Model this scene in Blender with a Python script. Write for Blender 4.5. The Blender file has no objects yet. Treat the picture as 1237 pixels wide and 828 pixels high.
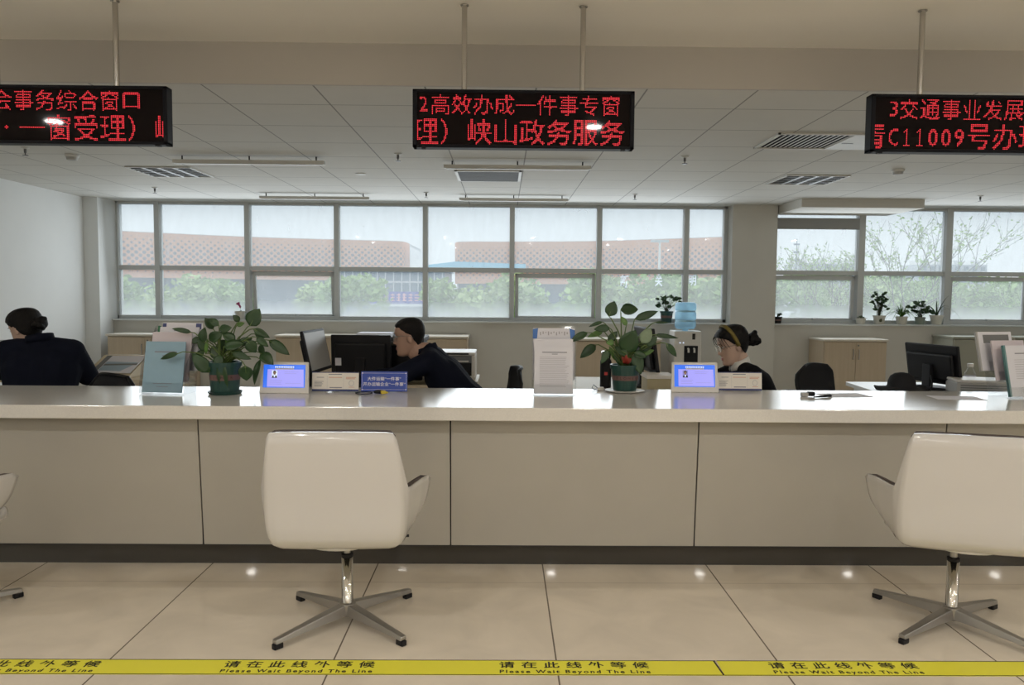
import bpy, bmesh, math, random
from mathutils import Vector, Matrix, Euler, Quaternion
PI = math.pi
S = bpy.context.scene
COL = S.collection
random.seed(7)

# ---------------------------------------------------------------- camera, sky, lights, exposure
cd = bpy.data.cameras.new('camera'); cam = bpy.data.objects.new('camera', cd); COL.objects.link(cam)
cd.sensor_fit = 'HORIZONTAL'; cd.sensor_width = 36.0; cd.lens = 945.0*36.0/1237.0
cd.clip_start = .05; cd.clip_end = 2000
cam.matrix_world = Matrix(((0.9999082, -0.0070537, -0.0115654, 0), (-0.0110874, 0.0644122, -0.9978617, 0),
                           (0.0077836, 0.9978984, 0.0643281, 1.325), (0, 0, 0, 1)))
S.camera = cam
S.view_settings.view_transform = 'Standard'; S.view_settings.look = 'None'
S.view_settings.exposure = 0.0; S.view_settings.gamma = 1.0; S.view_settings.use_curve_mapping = False
S.cycles.use_denoising = True
S.cycles.max_bounces = 10; S.cycles.diffuse_bounces = 5; S.cycles.transparent_max_bounces = 24
S.cycles.caustics_reflective = False; S.cycles.caustics_refractive = False
S.cycles.sample_clamp_indirect = 6

SKY = 1.08
w = bpy.data.worlds.new('overcast_sky'); S.world = w; w.use_nodes = True
bg = w.node_tree.nodes['Background']; bg.inputs[0].default_value = (.90, .955, 1.0, 1); bg.inputs[1].default_value = SKY

def light(name, kind, loc, rot, power, color, size=None, size_y=None, shape=None, angle=None):
    l = bpy.data.lights.new(name, kind); o = bpy.data.objects.new(name, l); COL.objects.link(o)
    o.location = loc; o.rotation_euler = rot; l.energy = power; l.color = color
    if kind == 'AREA':
        l.shape = shape or 'RECTANGLE'; l.size = size
        if size_y: l.size_y = size_y
    if angle: l.angle = angle
    return o
# daylight of the bright overcast sky: soft sun high over the street, boosted by added area lamps inside the two window bays
light('overcast_sun', 'SUN', (0, 30, 40), (math.radians(-40), 0, 0), 3.6, (1, .98, .95), angle=math.radians(120))
light('window_fill_lamp', 'AREA', (-1.0, 9.72, 1.7), (math.radians(-84), 0, 0), 60, (.86, .94, 1), 7.2, 1.3)
light('window_fill_lamp', 'AREA', (5.6, 9.72, 1.7), (math.radians(-84), 0, 0), 32, (.86, .94, 1), 4.2, 1.3)
HALL_W = 13.8      # watts of each round hall downlight

# ---------------------------------------------------------------- materials
def rgb(c):        # sRGB 0-255 to linear
    return tuple(((v/255)/12.92 if v/255 <= .04045 else ((v/255+.055)/1.055)**2.4) for v in c)
def mat(name, col, rough=.5, metal=0, spec=.5, coat=0, emit=None, es=0, noise=0, nscale=20, bump=0, alpha=1, sheen=0):
    m = bpy.data.materials.new(name); m.use_nodes = True
    nt = m.node_tree; b = nt.nodes['Principled BSDF']
    b.inputs['Base Color'].default_value = (*col, 1); b.inputs['Roughness'].default_value = rough
    b.inputs['Metallic'].default_value = metal; b.inputs['Specular IOR Level'].default_value = spec
    b.inputs['Coat Weight'].default_value = coat; b.inputs['Sheen Weight'].default_value = sheen
    if emit:
        b.inputs['Emission Color'].default_value = (*emit, 1); b.inputs['Emission Strength'].default_value = es
    if noise or bump:
        tc = nt.nodes.new('ShaderNodeTexCoord'); n = nt.nodes.new('ShaderNodeTexNoise')
        n.inputs['Scale'].default_value = nscale; n.inputs['Detail'].default_value = 6
        nt.links.new(tc.outputs['Object'], n.inputs['Vector'])
        if noise:
            r = nt.nodes.new('ShaderNodeMix'); r.data_type = 'RGBA'
            r.inputs[6].default_value = (*[max(0, c*(1-noise)) for c in col], 1)
            r.inputs[7].default_value = (*[min(1, c*(1+noise)) for c in col], 1)
            nt.links.new(n.outputs['Fac'], r.inputs[0]); nt.links.new(r.outputs[2], b.inputs['Base Color'])
        if bump:
            bp = nt.nodes.new('ShaderNodeBump'); bp.inputs['Strength'].default_value = bump; bp.inputs['Distance'].default_value = .01
            nt.links.new(n.outputs['Fac'], bp.inputs['Height']); nt.links.new(bp.outputs['Normal'], b.inputs['Normal'])
    return m
def nodes(m): return m.node_tree.nodes, m.node_tree.links, m.node_tree.nodes['Principled BSDF']
def math_node(N, L, op, a, b=None, c=None):
    n = N.new('ShaderNodeMath'); n.operation = op
    for i, v in enumerate((a, b, c)):
        if v is None: continue
        if isinstance(v, (int, float)): n.inputs[i].default_value = v
        else: L.new(v, n.inputs[i])
    return n.outputs[0]
def grid_mat(name, col, line, x0, y0, step, lw, rough, noise=.05, nscale=3, coat=0, spec=.5, yfade=1.0):
    """square tiles with thin joints, from object coordinates"""
    m = mat(name, col, rough, spec=spec, coat=coat); N, L, B = nodes(m)
    tc = N.new('ShaderNodeTexCoord'); sp = N.new('ShaderNodeSeparateXYZ'); L.new(tc.outputs['Object'], sp.inputs[0])
    def d(o, off):
        f = math_node(N, L, 'FRACT', math_node(N, L, 'ADD', math_node(N, L, 'DIVIDE', math_node(N, L, 'SUBTRACT', o, off), step), 100.5))
        return math_node(N, L, 'ABSOLUTE', math_node(N, L, 'SUBTRACT', f, .5))
    fac = math_node(N, L, 'MAXIMUM', math_node(N, L, 'LESS_THAN', d(sp.outputs[0], x0), lw/step/2), math_node(N, L, 'MULTIPLY', math_node(N, L, 'LESS_THAN', d(sp.outputs[1], y0), lw/step/2), yfade))
    n = N.new('ShaderNodeTexNoise'); n.inputs['Scale'].default_value = nscale; n.inputs['Detail'].default_value = 9; n.inputs['Distortion'].default_value = .6
    L.new(tc.outputs['Object'], n.inputs['Vector'])
    r = N.new('ShaderNodeMix'); r.data_type = 'RGBA'
    r.inputs[6].default_value = (*[c*(1-noise) for c in col], 1); r.inputs[7].default_value = (*[c*(1+noise) for c in col], 1)
    L.new(n.outputs['Fac'], r.inputs[0])
    q = N.new('ShaderNodeMix'); q.data_type = 'RGBA'; q.inputs[7].default_value = (*line, 1)
    L.new(fac, q.inputs[0]); L.new(r.outputs[2], q.inputs[6]); L.new(q.outputs[2], B.inputs['Base Color'])
    return m
def wood_mat(name, col, dark):
    m = mat(name, col, .45); N, L, B = nodes(m)
    tc = N.new('ShaderNodeTexCoord'); mp = N.new('ShaderNodeMapping'); mp.inputs['Scale'].default_value = (18, 18, .8)
    n = N.new('ShaderNodeTexNoise'); n.inputs['Scale'].default_value = 2.5; n.inputs['Detail'].default_value = 8
    L.new(tc.outputs['Object'], mp.inputs[0]); L.new(mp.outputs[0], n.inputs['Vector'])
    r = N.new('ShaderNodeMix'); r.data_type = 'RGBA'; r.inputs[6].default_value = (*dark, 1); r.inputs[7].default_value = (*col, 1)
    L.new(n.outputs['Fac'], r.inputs[0]); L.new(r.outputs[2], B.inputs['Base Color'])
    return m
def glass_mat(name, tint, gloss):
    m = bpy.data.materials.new(name); m.use_nodes = True; nt = m.node_tree; N, L = nt.nodes, nt.links; N.clear()
    out = N.new('ShaderNodeOutputMaterial'); t = N.new('ShaderNodeBsdfTransparent'); t.inputs[0].default_value = (*tint, 1)
    g = N.new('ShaderNodeBsdfGlossy'); g.inputs['Roughness'].default_value = .03
    f = N.new('ShaderNodeFresnel'); f.inputs[0].default_value = 1.35
    k = math_node(N, L, 'MULTIPLY_ADD', f.outputs[0], .5, gloss)
    mx = N.new('ShaderNodeMixShader'); L.new(k, mx.inputs[0]); L.new(t.outputs[0], mx.inputs[1]); L.new(g.outputs[0], mx.inputs[2])
    L.new(mx.outputs[0], out.inputs[0]); return m
def dirty_glass():
    """window glass under a film of dust, thickest along its lower edge, streaked by rain"""
    m = bpy.data.materials.new('dusty_window_glass'); m.use_nodes = True; nt = m.node_tree; N, L = nt.nodes, nt.links; N.clear()
    out = N.new('ShaderNodeOutputMaterial'); t = N.new('ShaderNodeBsdfTransparent'); t.inputs[0].default_value = (.95, .98, .99, 1)
    tr = N.new('ShaderNodeBsdfTranslucent'); tr.inputs[0].default_value = (.86, .90, .92, 1)
    g = N.new('ShaderNodeBsdfGlossy'); g.inputs['Roughness'].default_value = .02
    tc = N.new('ShaderNodeTexCoord'); sp = N.new('ShaderNodeSeparateXYZ'); L.new(tc.outputs['Object'], sp.inputs[0])
    mp = N.new('ShaderNodeMapping'); mp.inputs['Scale'].default_value = (4, 4, 1.6); L.new(tc.outputs['Object'], mp.inputs[0])
    n = N.new('ShaderNodeTexNoise'); n.inputs['Scale'].default_value = 2.2; n.inputs['Detail'].default_value = 8; L.new(mp.outputs[0], n.inputs['Vector'])
    mr = N.new('ShaderNodeMapRange'); mr.inputs[1].default_value = 1.22; mr.inputs[2].default_value = .97; mr.inputs[3].default_value = 0; mr.inputs[4].default_value = 1
    L.new(sp.outputs[2], mr.inputs[0])
    low = math_node(N, L, 'POWER', mr.outputs[0], 1.5)
    a = math_node(N, L, 'MULTIPLY_ADD', n.outputs['Fac'], .12, .19)
    b = math_node(N, L, 'MULTIPLY_ADD', low, .42, a)
    mx = N.new('ShaderNodeMixShader'); L.new(b, mx.inputs[0]); L.new(t.outputs[0], mx.inputs[1]); L.new(tr.outputs[0], mx.inputs[2])
    f = N.new('ShaderNodeFresnel'); f.inputs[0].default_value = 1.3
    m2 = N.new('ShaderNodeMixShader'); L.new(f.outputs[0], m2.inputs[0]); L.new(mx.outputs[0], m2.inputs[1]); L.new(g.outputs[0], m2.inputs[2])
    L.new(m2.outputs[0], out.inputs[0]); return m
def emit_mat(name, col, st):
    m = mat(name, (0, 0, 0), .4, emit=col, es=st); return m

M = {}
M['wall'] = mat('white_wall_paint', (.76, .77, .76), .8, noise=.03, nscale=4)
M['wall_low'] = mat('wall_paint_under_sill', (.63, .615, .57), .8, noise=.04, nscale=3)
M['fascia'] = mat('shaded_fascia_paint', (.50, .48, .455), .85, noise=.02, nscale=2)  # fascia colour darkened to imitate the weaker light on it
M['hall_ceiling'] = mat('hall_plaster', (.86, .83, .77), .85, noise=.02, nscale=2)
M['ceiling'] = grid_mat('mineral_ceiling_tile', (.62, .61, .575), (.25, .245, .235), .77, 4.73, .6, .010, .75, .03, 6)
M['floor'] = grid_mat('polished_floor_tile', (.70, .625, .515), (.16, .13, .10), .2, 3.495, .8, .006, .04, .22, 3.6, spec=.55, yfade=.28)
M['counter_top'] = mat('white_quartz', (.70, .68, .64), .16, spec=.6, noise=.10, nscale=160)
M['panel'] = mat('taupe_laminate', (.41, .39, .345), .38, noise=.05, nscale=5)
M['kick'] = mat('dark_kick_plate', (.035, .033, .03), .03, spec=.8)
M['seam'] = mat('seam_shadow', (.02, .02, .02), .9)
M['frame'] = mat('grey_window_aluminium', (.56, .58, .58), .45)
M['glass'] = dirty_glass()
M['acrylic'] = glass_mat('clear_acrylic', (.985, .99, .99), .01)
M['lens'] = glass_mat('spectacle_lens', (.9, .93, .95), .06)
M['chrome'] = mat('chrome', (.62, .61, .59), .10, metal=1)
M['brushed'] = mat('brushed_aluminium', (.42, .41, .40), .28, metal=1)
M['pole'] = mat('steel_pole', (.50, .49, .47), .25, metal=1)
M['shell'] = mat('white_lacquer_shell', (.58, .565, .545), .12, spec=.5, coat=.4)
M['upholstery'] = mat('brown_upholstery', (.075, .055, .05), .7)
M['black'] = mat('black_plastic', (.009, .009, .011), .5, spec=.3)
M['black_soft'] = mat('black_mesh_fabric', (.010, .010, .013), .85)
M['sign_black'] = mat('sign_casing', (.004, .0045, .008), .45, spec=.15)
M['display'] = mat('dark_display_face', (.004, .002, .003), .04, spec=.14)
M['led'] = emit_mat('red_led', (1.0, .035, .055), 1.25)
M['tape'] = mat('yellow_floor_tape', (.80, .75, .05), .35)
M['ink'] = mat('black_ink', (.012, .012, .010), .6)
M['grey_ink'] = mat('grey_print', (.22, .22, .26), .7)
M['pale_ink'] = mat('faint_print', (.42, .41, .45), .7)
M['red_ink'] = mat('orange_print', (.62, .28, .16), .7)
M['white_ink'] = mat('white_print', (.85, .86, .9), .6)
M['paper'] = mat('white_paper', (.72, .72, .78), .6)
M['paper_warm'] = mat('ivory_paper', (.78, .74, .68), .6)
M['pink_paper'] = mat('pinkish_paper', (.66, .60, .65), .6)
M['blue_cover'] = mat('light_blue_cover', (.25, .40, .51), .45, noise=.05, nscale=30)
M['blue_print'] = mat('blue_print', (.05, .17, .50), .4)
M['navy_print'] = mat('navy_print', (.03, .045, .17), .4)
M['green_cover'] = mat('green_cover', (.02, .16, .07), .5)
M['teal_cover'] = mat('teal_cover', (.12, .26, .27), .5)
M['cobalt'] = mat('cobalt_card', (.03, .075, .42), .25, coat=.3)
M['white_plastic'] = mat('white_plastic', (.68, .66, .62), .35)
M['grey_plastic'] = mat('grey_plastic', (.42, .42, .41), .45)
M['mid_grey'] = mat('mid_grey_plastic', (.16, .165, .17), .4)
M['screen_blue'] = mat('screen_blue', (.01, .02, .08), .2, emit=(.035, .17, .85), es=1.0)
M['screen_lilac'] = mat('screen_lilac', (.05, .05, .08), .2, emit=(.36, .34, .92), es=1.0)
M['screen_white'] = mat('screen_white', (.1, .1, .1), .2, emit=(.7, .78, 1), es=1.0)
M['screen_text'] = mat('screen_text', (.05, .05, .1), .3, emit=(.20, .19, .52), es=1.0)
M['skin'] = mat('skin', (.46, .29, .22), .5, noise=.05, nscale=30)
M['skin_pale'] = mat('pale_skin', (.56, .39, .31), .5, noise=.04, nscale=30)
M['hair'] = mat('black_hair', (.007, .006, .006), .6, spec=.2, noise=.4, nscale=90, bump=.5)
M['navy_cloth'] = mat('navy_jacket_cloth', (.007, .009, .019), .9, spec=.15, noise=.25, nscale=12)
M['black_cloth'] = mat('black_jacket_cloth', (.006, .006, .008), .9, spec=.15, noise=.2, nscale=12)
M['white_cloth'] = mat('white_shirt_cloth', (.68, .68, .66), .7)
M['olive_cloth'] = mat('olive_headband', (.17, .13, .025), .7)
M['lip'] = mat('lips', (.36, .14, .12), .45)
M['eye_white'] = mat('eye_white', (.7, .68, .64), .3)
M['leaf'] = mat('dark_green_leaf', (.019, .058, .015), .42, noise=.45, nscale=14)
M['leaf_light'] = mat('fresh_green_leaf', (.085, .19, .035), .4, noise=.3, nscale=14)
M['leaf_grey'] = mat('pale_variegated_leaf', (.20, .27, .17), .45, noise=.3, nscale=30)
M['stem'] = mat('green_stem', (.11, .17, .045), .5)
M['dark_stem'] = mat('dark_stem', (.05, .06, .03), .6)
M['soil'] = mat('potting_soil', (.05, .035, .022), .95, bump=.6, nscale=60)
M['pot_green'] = mat('dark_green_pot', (.012, .055, .045), .35)
M['pot_band'] = mat('brown_pot_band', (.16, .085, .075), .5)
M['pot_letters'] = mat('pot_letters', (.05, .02, .02), .5)
M['pot_white'] = mat('glazed_white_pot', (.60, .59, .53), .3)
M['pot_grey'] = mat('grey_green_pot', (.22, .26, .22), .5)
M['petal'] = mat('magenta_petal', (.42, .05, .17), .5)
M['red_bract'] = mat('red_bract', (.30, .035, .02), .5)
M['cab_wood'] = wood_mat('pale_oak_laminate', (.57, .47, .35), (.46, .37, .26))
M['cab_top'] = mat('cream_cabinet_edge', (.66, .61, .52), .5)
M['cab_grey'] = mat('grey_green_cabinet', (.33, .33, .27), .5)
M['desk'] = wood_mat('pale_desk_laminate', (.66, .58, .42), (.60, .52, .37))
M['desk_white'] = mat('white_desk_top', (.78, .79, .78), .3)
M['yellow_box'] = mat('buff_carton', (.52, .45, .28), .6)
def bottle_mat():
    m = glass_mat('blue_water_bottle', (.66, .86, .96), .03); N, L = m.node_tree.nodes, m.node_tree.links
    o = next(n for n in N if n.type == 'OUTPUT_MATERIAL'); src = o.inputs[0].links[0].from_socket
    t = N.new('ShaderNodeBsdfTranslucent'); t.inputs[0].default_value = (.52, .72, .84, 1); d = N.new('ShaderNodeBsdfDiffuse'); d.inputs[0].default_value = (.48, .66, .77, 1)
    a = N.new('ShaderNodeMixShader'); a.inputs[0].default_value = .5; L.new(t.outputs[0], a.inputs[1]); L.new(d.outputs[0], a.inputs[2])
    b = N.new('ShaderNodeMixShader'); b.inputs[0].default_value = .45; L.new(src, b.inputs[1]); L.new(a.outputs[0], b.inputs[2]); L.new(b.outputs[0], o.inputs[0]); return m
M['water_bottle'] = bottle_mat()
M['picture'] = mat('pale_blue_picture', (.34, .46, .56), .35)
M['water_blue'] = mat('blue_bottle_ribs', (.38, .62, .76), .25)
M['red'] = mat('red_label', (.55, .05, .05), .5)
M['yellow'] = mat('yellow_fob', (.62, .48, .05), .4)
M['louvre'] = mat('lamp_louvre', (.17, .17, .165), .4)
M['dark_void'] = mat('dark_vent_void', (.012, .012, .012), .9, spec=.1)
M['white_metal'] = mat('white_painted_metal', (.66, .66, .64), .45)
M['lamp_off'] = mat('unlit_diffuser', (.56, .56, .53), .4)
M['lamp_on'] = emit_mat('lit_downlight', (1, .95, .86), 25)
def translucent_mat(name, c):
    m = bpy.data.materials.new(name); m.use_nodes = True; N, L = m.node_tree.nodes, m.node_tree.links; N.clear()
    o = N.new('ShaderNodeOutputMaterial'); t = N.new('ShaderNodeBsdfTranslucent'); t.inputs[0].default_value = (*c, 1); L.new(t.outputs[0], o.inputs[0]); return m
M['sticker'] = translucent_mat('reflected_sign_glyph', (.95, .97, 1))  # pale translucent colour imitating a sign reflected in the glass
M['cassette'] = mat('grey_blind_cassette', (.33, .335, .33), .5)
M['vent_slat'] = mat('grey_grille_slat', (.085, .085, .082), .6)
M['trim'] = mat('white_sill', (.66, .68, .68), .4)

# ---------------------------------------------------------------- helpers
class MB:
    def __init__(s): s.bm = bmesh.new()
    def box(s, x0, x1, y0, y1, z0, z1, rot=None, at=None):
        vs = [s.bm.verts.new((x, y, z)) for z in (z0, z1) for y in (y0, y1) for x in (x0, x1)]
        for f in ((0, 2, 3, 1), (4, 5, 7, 6), (0, 1, 5, 4), (2, 6, 7, 3), (0, 4, 6, 2), (1, 3, 7, 5)):
            s.bm.faces.new([vs[i] for i in f])
        if rot is not None:
            bmesh.ops.rotate(s.bm, verts=vs, cent=at or (0, 0, 0), matrix=Euler(rot).to_matrix())
        return s
    def quad(s, *p):
        s.bm.faces.new([s.bm.verts.new(q) for q in p]); return s
    def prism(s, pts, axis, a, b):
        def mk(p, t):
            return {'x': (t, p[0], p[1]), 'y': (p[0], t, p[1]), 'z': (p[0], p[1], t)}[axis]
        A = [s.bm.verts.new(mk(p, a)) for p in pts]; B = [s.bm.verts.new(mk(p, b)) for p in pts]
        s.bm.faces.new(A[::-1]); s.bm.faces.new(B)
        for i in range(len(pts)):
            j = (i+1) % len(pts); s.bm.faces.new((A[i], A[j], B[j], B[i]))
        return s
    def tube(s, path, r, n=8, cap=True, flat=1.0):
        path = [Vector(p) for p in path]
        rs = r if isinstance(r, (list, tuple)) else [r]*len(path)
        rings = []; u = None
        for i, p in enumerate(path):
            t = (path[min(i+1, len(path)-1)]-path[max(i-1, 0)])
            if t.length < 1e-9: t = Vector((0, 0, 1))
            t.normalize()
            if u is None: u = t.orthogonal().normalized()
            else:
                u = (u-t*u.dot(t)); u = u.normalized() if u.length > 1e-6 else t.orthogonal().normalized()
            v = t.cross(u)
            rings.append([s.bm.verts.new(p+(u*math.cos(2*PI*k/n)+v*math.sin(2*PI*k/n)*flat)*rs[i]) for k in range(n)])
        for a, b in zip(rings, rings[1:]):
            for k in range(n): s.bm.faces.new((a[k], a[(k+1) % n], b[(k+1) % n], b[k]))
        if cap: s.bm.faces.new(rings[0][::-1]); s.bm.faces.new(rings[-1])
        return s
    def lathe(s, prof, c=(0, 0, 0), n=24, cap=True):
        rings = [[s.bm.verts.new((c[0]+r*math.cos(2*PI*k/n), c[1]+r*math.sin(2*PI*k/n), c[2]+z)) for k in range(n)] for r, z in prof]
        for a, b in zip(rings, rings[1:]):
            for k in range(n): s.bm.faces.new((a[k], a[(k+1) % n], b[(k+1) % n], b[k]))
        if cap:
            if prof[0][0] > 1e-5: s.bm.faces.new(rings[0][::-1])
            if prof[-1][0] > 1e-5: s.bm.faces.new(rings[-1])
        return s
    def ell(s, c, r, rot=None, n=16):
        if isinstance(r, (int, float)): r = (r, r, r)
        m = Matrix.Translation(c) @ ((Euler(rot).to_matrix().to_4x4()) if rot else Matrix()) @ Matrix.Diagonal((*r, 1))
        bmesh.ops.create_uvsphere(s.bm, u_segments=n, v_segments=max(6, n*2//3), radius=1, matrix=m); return s
    def capsule(s, a, b, ra, rb=None, n=14):
        rb = ra if rb is None else rb
        a, b = Vector(a), Vector(b); d = (b-a)
        if d.length < 1e-6: return s.ell(a, ra)
        d.normalize(); path = []; rs = []
        for k in range(5):
            t = PI/2*(k/4); path.append(a-d*ra*math.cos(t)); rs.append(max(ra*math.sin(t), 1e-4))
        for k in range(5):
            t = PI/2*(k/4); path.append(b+d*rb*math.sin(t)); rs.append(max(rb*math.cos(t), 1e-4))
        return s.tube(path, rs, n)
    def chain(s, pts, rs):
        for i in range(len(pts)-1): s.capsule(pts[i], pts[i+1], rs[i], rs[i+1])
        return s
    def leaf(s, base, tip, width, normal, bend=.15, seg=6, fold=.12, sharp=.75):
        base, tip, n = Vector(base), Vector(tip), Vector(normal)
        a = tip-base; Ln = a.length; a = a/Ln; n = (n-a*n.dot(a))
        n = n.normalized() if n.length > 1e-5 else a.orthogonal().normalized()
        b = a.cross(n); rows = []
        for i in range(seg+1):
            t = i/seg; wd = width*.5*math.sin(PI*min(1, max(0.015, t**sharp)))**.78
            if i == seg: wd = width*.01
            c = base+a*Ln*t+n*bend*Ln*math.sin(PI*t)
            rows.append([s.bm.verts.new(c-b*wd+n*fold*wd), s.bm.verts.new(c-b*wd*.5+n*fold*wd*.35), s.bm.verts.new(c), s.bm.verts.new(c+b*wd*.5+n*fold*wd*.35), s.bm.verts.new(c+b*wd+n*fold*wd)])
        for p, q in zip(rows, rows[1:]):
            for k in range(4): s.bm.faces.new((p[k], p[k+1], q[k+1], q[k]))
        return s
    def add_mesh(s, me, mtx=None):
        m2 = me.copy()
        if mtx is not None: m2.transform(mtx)
        s.bm.from_mesh(m2); bpy.data.meshes.remove(m2); return s
    def text(s, body, size, mtx, ax=1.0, align='CENTER', spacing=1.0, bold=0.0, extrude=0.0, shear=0.0):
        c = bpy.data.curves.new('t', 'FONT'); c.body = body; c.size = size; c.align_x = align; c.align_y = 'CENTER'
        c.resolution_u = 2; c.space_character = spacing; c.offset = bold*size; c.extrude = extrude; c.shear = shear
        o = bpy.data.objects.new('t', c); COL.objects.link(o)
        dg = bpy.context.evaluated_depsgraph_get(); dg.update()
        me = bpy.data.meshes.new_from_object(o.evaluated_get(dg))
        s.add_mesh(me, mtx @ Matrix.Diagonal((ax, 1, 1, 1)))
        bpy.data.objects.remove(o); bpy.data.curves.remove(c); bpy.data.meshes.remove(me); return s
    def xform(s, mtx): s.bm.transform(mtx); return s
    def build(s, name, m=None, parent=None, smooth=False, bevel=0, seg=2, solid=0, soff=-1, kind=None, world=True, sub=0, recalc=True):
        """world=True: coordinates are world ones and are brought into the parent's frame"""
        if parent is not None and world:
            mt = Matrix(); p = parent
            while p is not None: mt = p.matrix_basis @ mt; p = p.parent
            s.bm.transform(mt.inverted())
        if recalc: bmesh.ops.recalc_face_normals(s.bm, faces=s.bm.faces[:])
        me = bpy.data.meshes.new(name); s.bm.to_mesh(me); s.bm.free()
        o = bpy.data.objects.new(name, me); COL.objects.link(o)
        if m: me.materials.append(m)
        if smooth: me.shade_smooth()
        if solid:
            d = o.modifiers.new('solid', 'SOLIDIFY'); d.thickness = solid; d.offset = soff
        if bevel:
            d = o.modifiers.new('bevel', 'BEVEL'); d.width = bevel; d.segments = seg; d.limit_method = 'ANGLE'; d.angle_limit = .7
        if sub:
            d = o.modifiers.new('sub', 'SUBSURF'); d.levels = sub; d.render_levels = sub
        if parent is not None: o.parent = parent
        if kind: o['kind'] = kind
        return o

def thing(name, label, cat, loc=(0, 0, 0), rz=0, group=None):
    o = bpy.data.objects.new(name, None); COL.objects.link(o); o.empty_display_size = .05
    o.location = loc; o.rotation_euler = (0, 0, rz); o['label'] = label; o['category'] = cat
    if group: o['group'] = group
    return o
def tag(o, label, cat, group=None):
    o['label'] = label; o['category'] = cat
    if group: o['group'] = group
    return o
def kids(o): return [c for c in bpy.data.objects if c.parent == o]
def dup(root, loc, rz=None, label=None):
    r = root.copy(); COL.objects.link(r); r.location = loc
    if rz is not None: r.rotation_euler = (0, 0, rz)
    if label: r['label'] = label
    for ch in kids(root):
        c = ch.copy(); COL.objects.link(c); c.parent = r
        for g in kids(ch):
            d = g.copy(); COL.objects.link(d); d.parent = c
    return r
def B(x0, x1, y0, y1, z0, z1): return MB().box(x0, x1, y0, y1, z0, z1)

# ---------------------------------------------------------------- the setting
XL, XR, YB = -5.05, 8.3, -6.0
CZ, HZ, EDGE = 2.425, 2.64, 4.28           # office ceiling, hall ceiling, edge between them
B(XL-.2, XR+.2, YB, 10.1, -.2, 0).build('floor', M['floor'], kind='structure')
B(XL-.2, XR+.2, EDGE, 10.3, CZ, CZ+.05).build('ceiling', M['ceiling'], kind='structure')
B(XL-.2, XR+.2, YB, EDGE+.1, HZ, HZ+.05).build('ceiling_hall', M['hall_ceiling'], kind='structure')
B(XL-.2, XR+.2, EDGE-.02, EDGE, CZ-.004, HZ).build('trim_1', M['fascia'], kind='structure')
B(XL-.2, XL, YB, 10.1, 0, 2.7).build('wall_left', M['wall'], kind='structure')
B(XR, XR+.2, YB, 10.1, 0, 2.7).build('wall_right', M['wall'], kind='structure')
B(XL, XR, YB-.2, YB, 0, 2.7).build('wall_front', M['hall_ceiling'], kind='structure')
# wall under the sills with pilasters left, between the two windows
b = B(XL, XR, 9.85, 10.12, 0, .935); b.build('wall_back', M['wall_low'], kind='structure')
B(XL, -4.875, 9.52, 10.12, 0, CZ).build('wall_pilaster', M['wall'], kind='structure')
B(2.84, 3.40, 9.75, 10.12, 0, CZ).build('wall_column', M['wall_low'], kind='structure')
B(-4.875, 2.84, 9.80, 9.975, .935, .955).build('trim_2', M['trim'], kind='structure', bevel=.004)
B(3.40, XR, 9.80, 9.975, .935, .955).build('trim_3', M['trim'], kind='structure', bevel=.004)
# duct box under the ceiling by the right window
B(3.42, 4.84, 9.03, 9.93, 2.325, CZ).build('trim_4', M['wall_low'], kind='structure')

def window(name, x0, x1, mull, mw, awn, cassette=None):
    z0, z1, zt = .955, CZ, 1.60
    f = MB(); y0, y1 = 9.955, 10.055
    f.box(x0, x1, y0, y1, z0, z0+.045); f.box(x0, x1, y0, y1, z1-.03, z1)
    f.box(x0, x0+.045, y0, y1, z0, z1); f.box(x1-.045, x1, y0, y1, z0, z1)
    for m_ in mull: f.box(m_-mw/2, m_+mw/2, y0-.02, y1, z0, z1)
    f.box(x0, x1, y0+.005, y1, zt-.028, zt+.028)
    root = f.build(name, M['frame'], kind='structure', bevel=.004)
    edges = [x0]+list(mull)+[x1]
    for i in range(len(edges)-1):
        a, c = edges[i]+.02, edges[i+1]-.02
        pan = B(a, c, 10.0, 10.006, zt, z1-.02)
        pan.build('pane', M['glass'], root)
        if i in awn:
            # bottom-opening sash pushed slightly outwards
            s = MB(); a2, c2 = edges[i]+mw/2+.012, edges[i+1]-mw/2-.012
            s.box(a2, c2, -.03, .03, -.60, -.545); s.box(a2, c2, -.03, .03, -.055, 0)
            s.box(a2, a2+.04, -.03, .03, -.6, 0); s.box(c2-.04, c2, -.03, .03, -.6, 0)
            rot = Matrix.Translation((0, 10.02, 1.565)) @ Euler((math.radians(awn[i]), 0, 0)).to_matrix().to_4x4()
            sash = s.xform(rot).build('awning_sash', M['frame'], root, bevel=.004)
            B(a2+.035, c2-.035, -.003, .003, -.56, -.04).xform(rot).build('pane', M['glass'], sash)
            mx = (a2+c2)/2
            MB().box(mx-.045, mx+.045, -.05, -.03, -.585, -.56).box(mx-.012, mx+.012, -.075, -.03, -.575, -.54).xform(rot).build('handle', M['frame'], sash)
        else:
            B(a, c, 10.0, 10.006, z0+.03, zt).build('pane', M['glass'], root)
    if cassette:
        B(cassette[0], cassette[1], 9.93, 9.965, 2.15, 2.29).build('blind_cassette', M['cassette'], root, bevel=.004)
    return root
window('window_1', -4.895, 2.84, [-4.36, -3.232, -2.108, -.99, .107, 1.213, 2.317], .062, {2: 6, 5: 1.5})
window('window_2', 3.40, XR, [4.55, 5.665, 6.78, 7.6], .08, {0: 2, 2: 1, 4: 1}, (3.45, 4.51))

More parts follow.
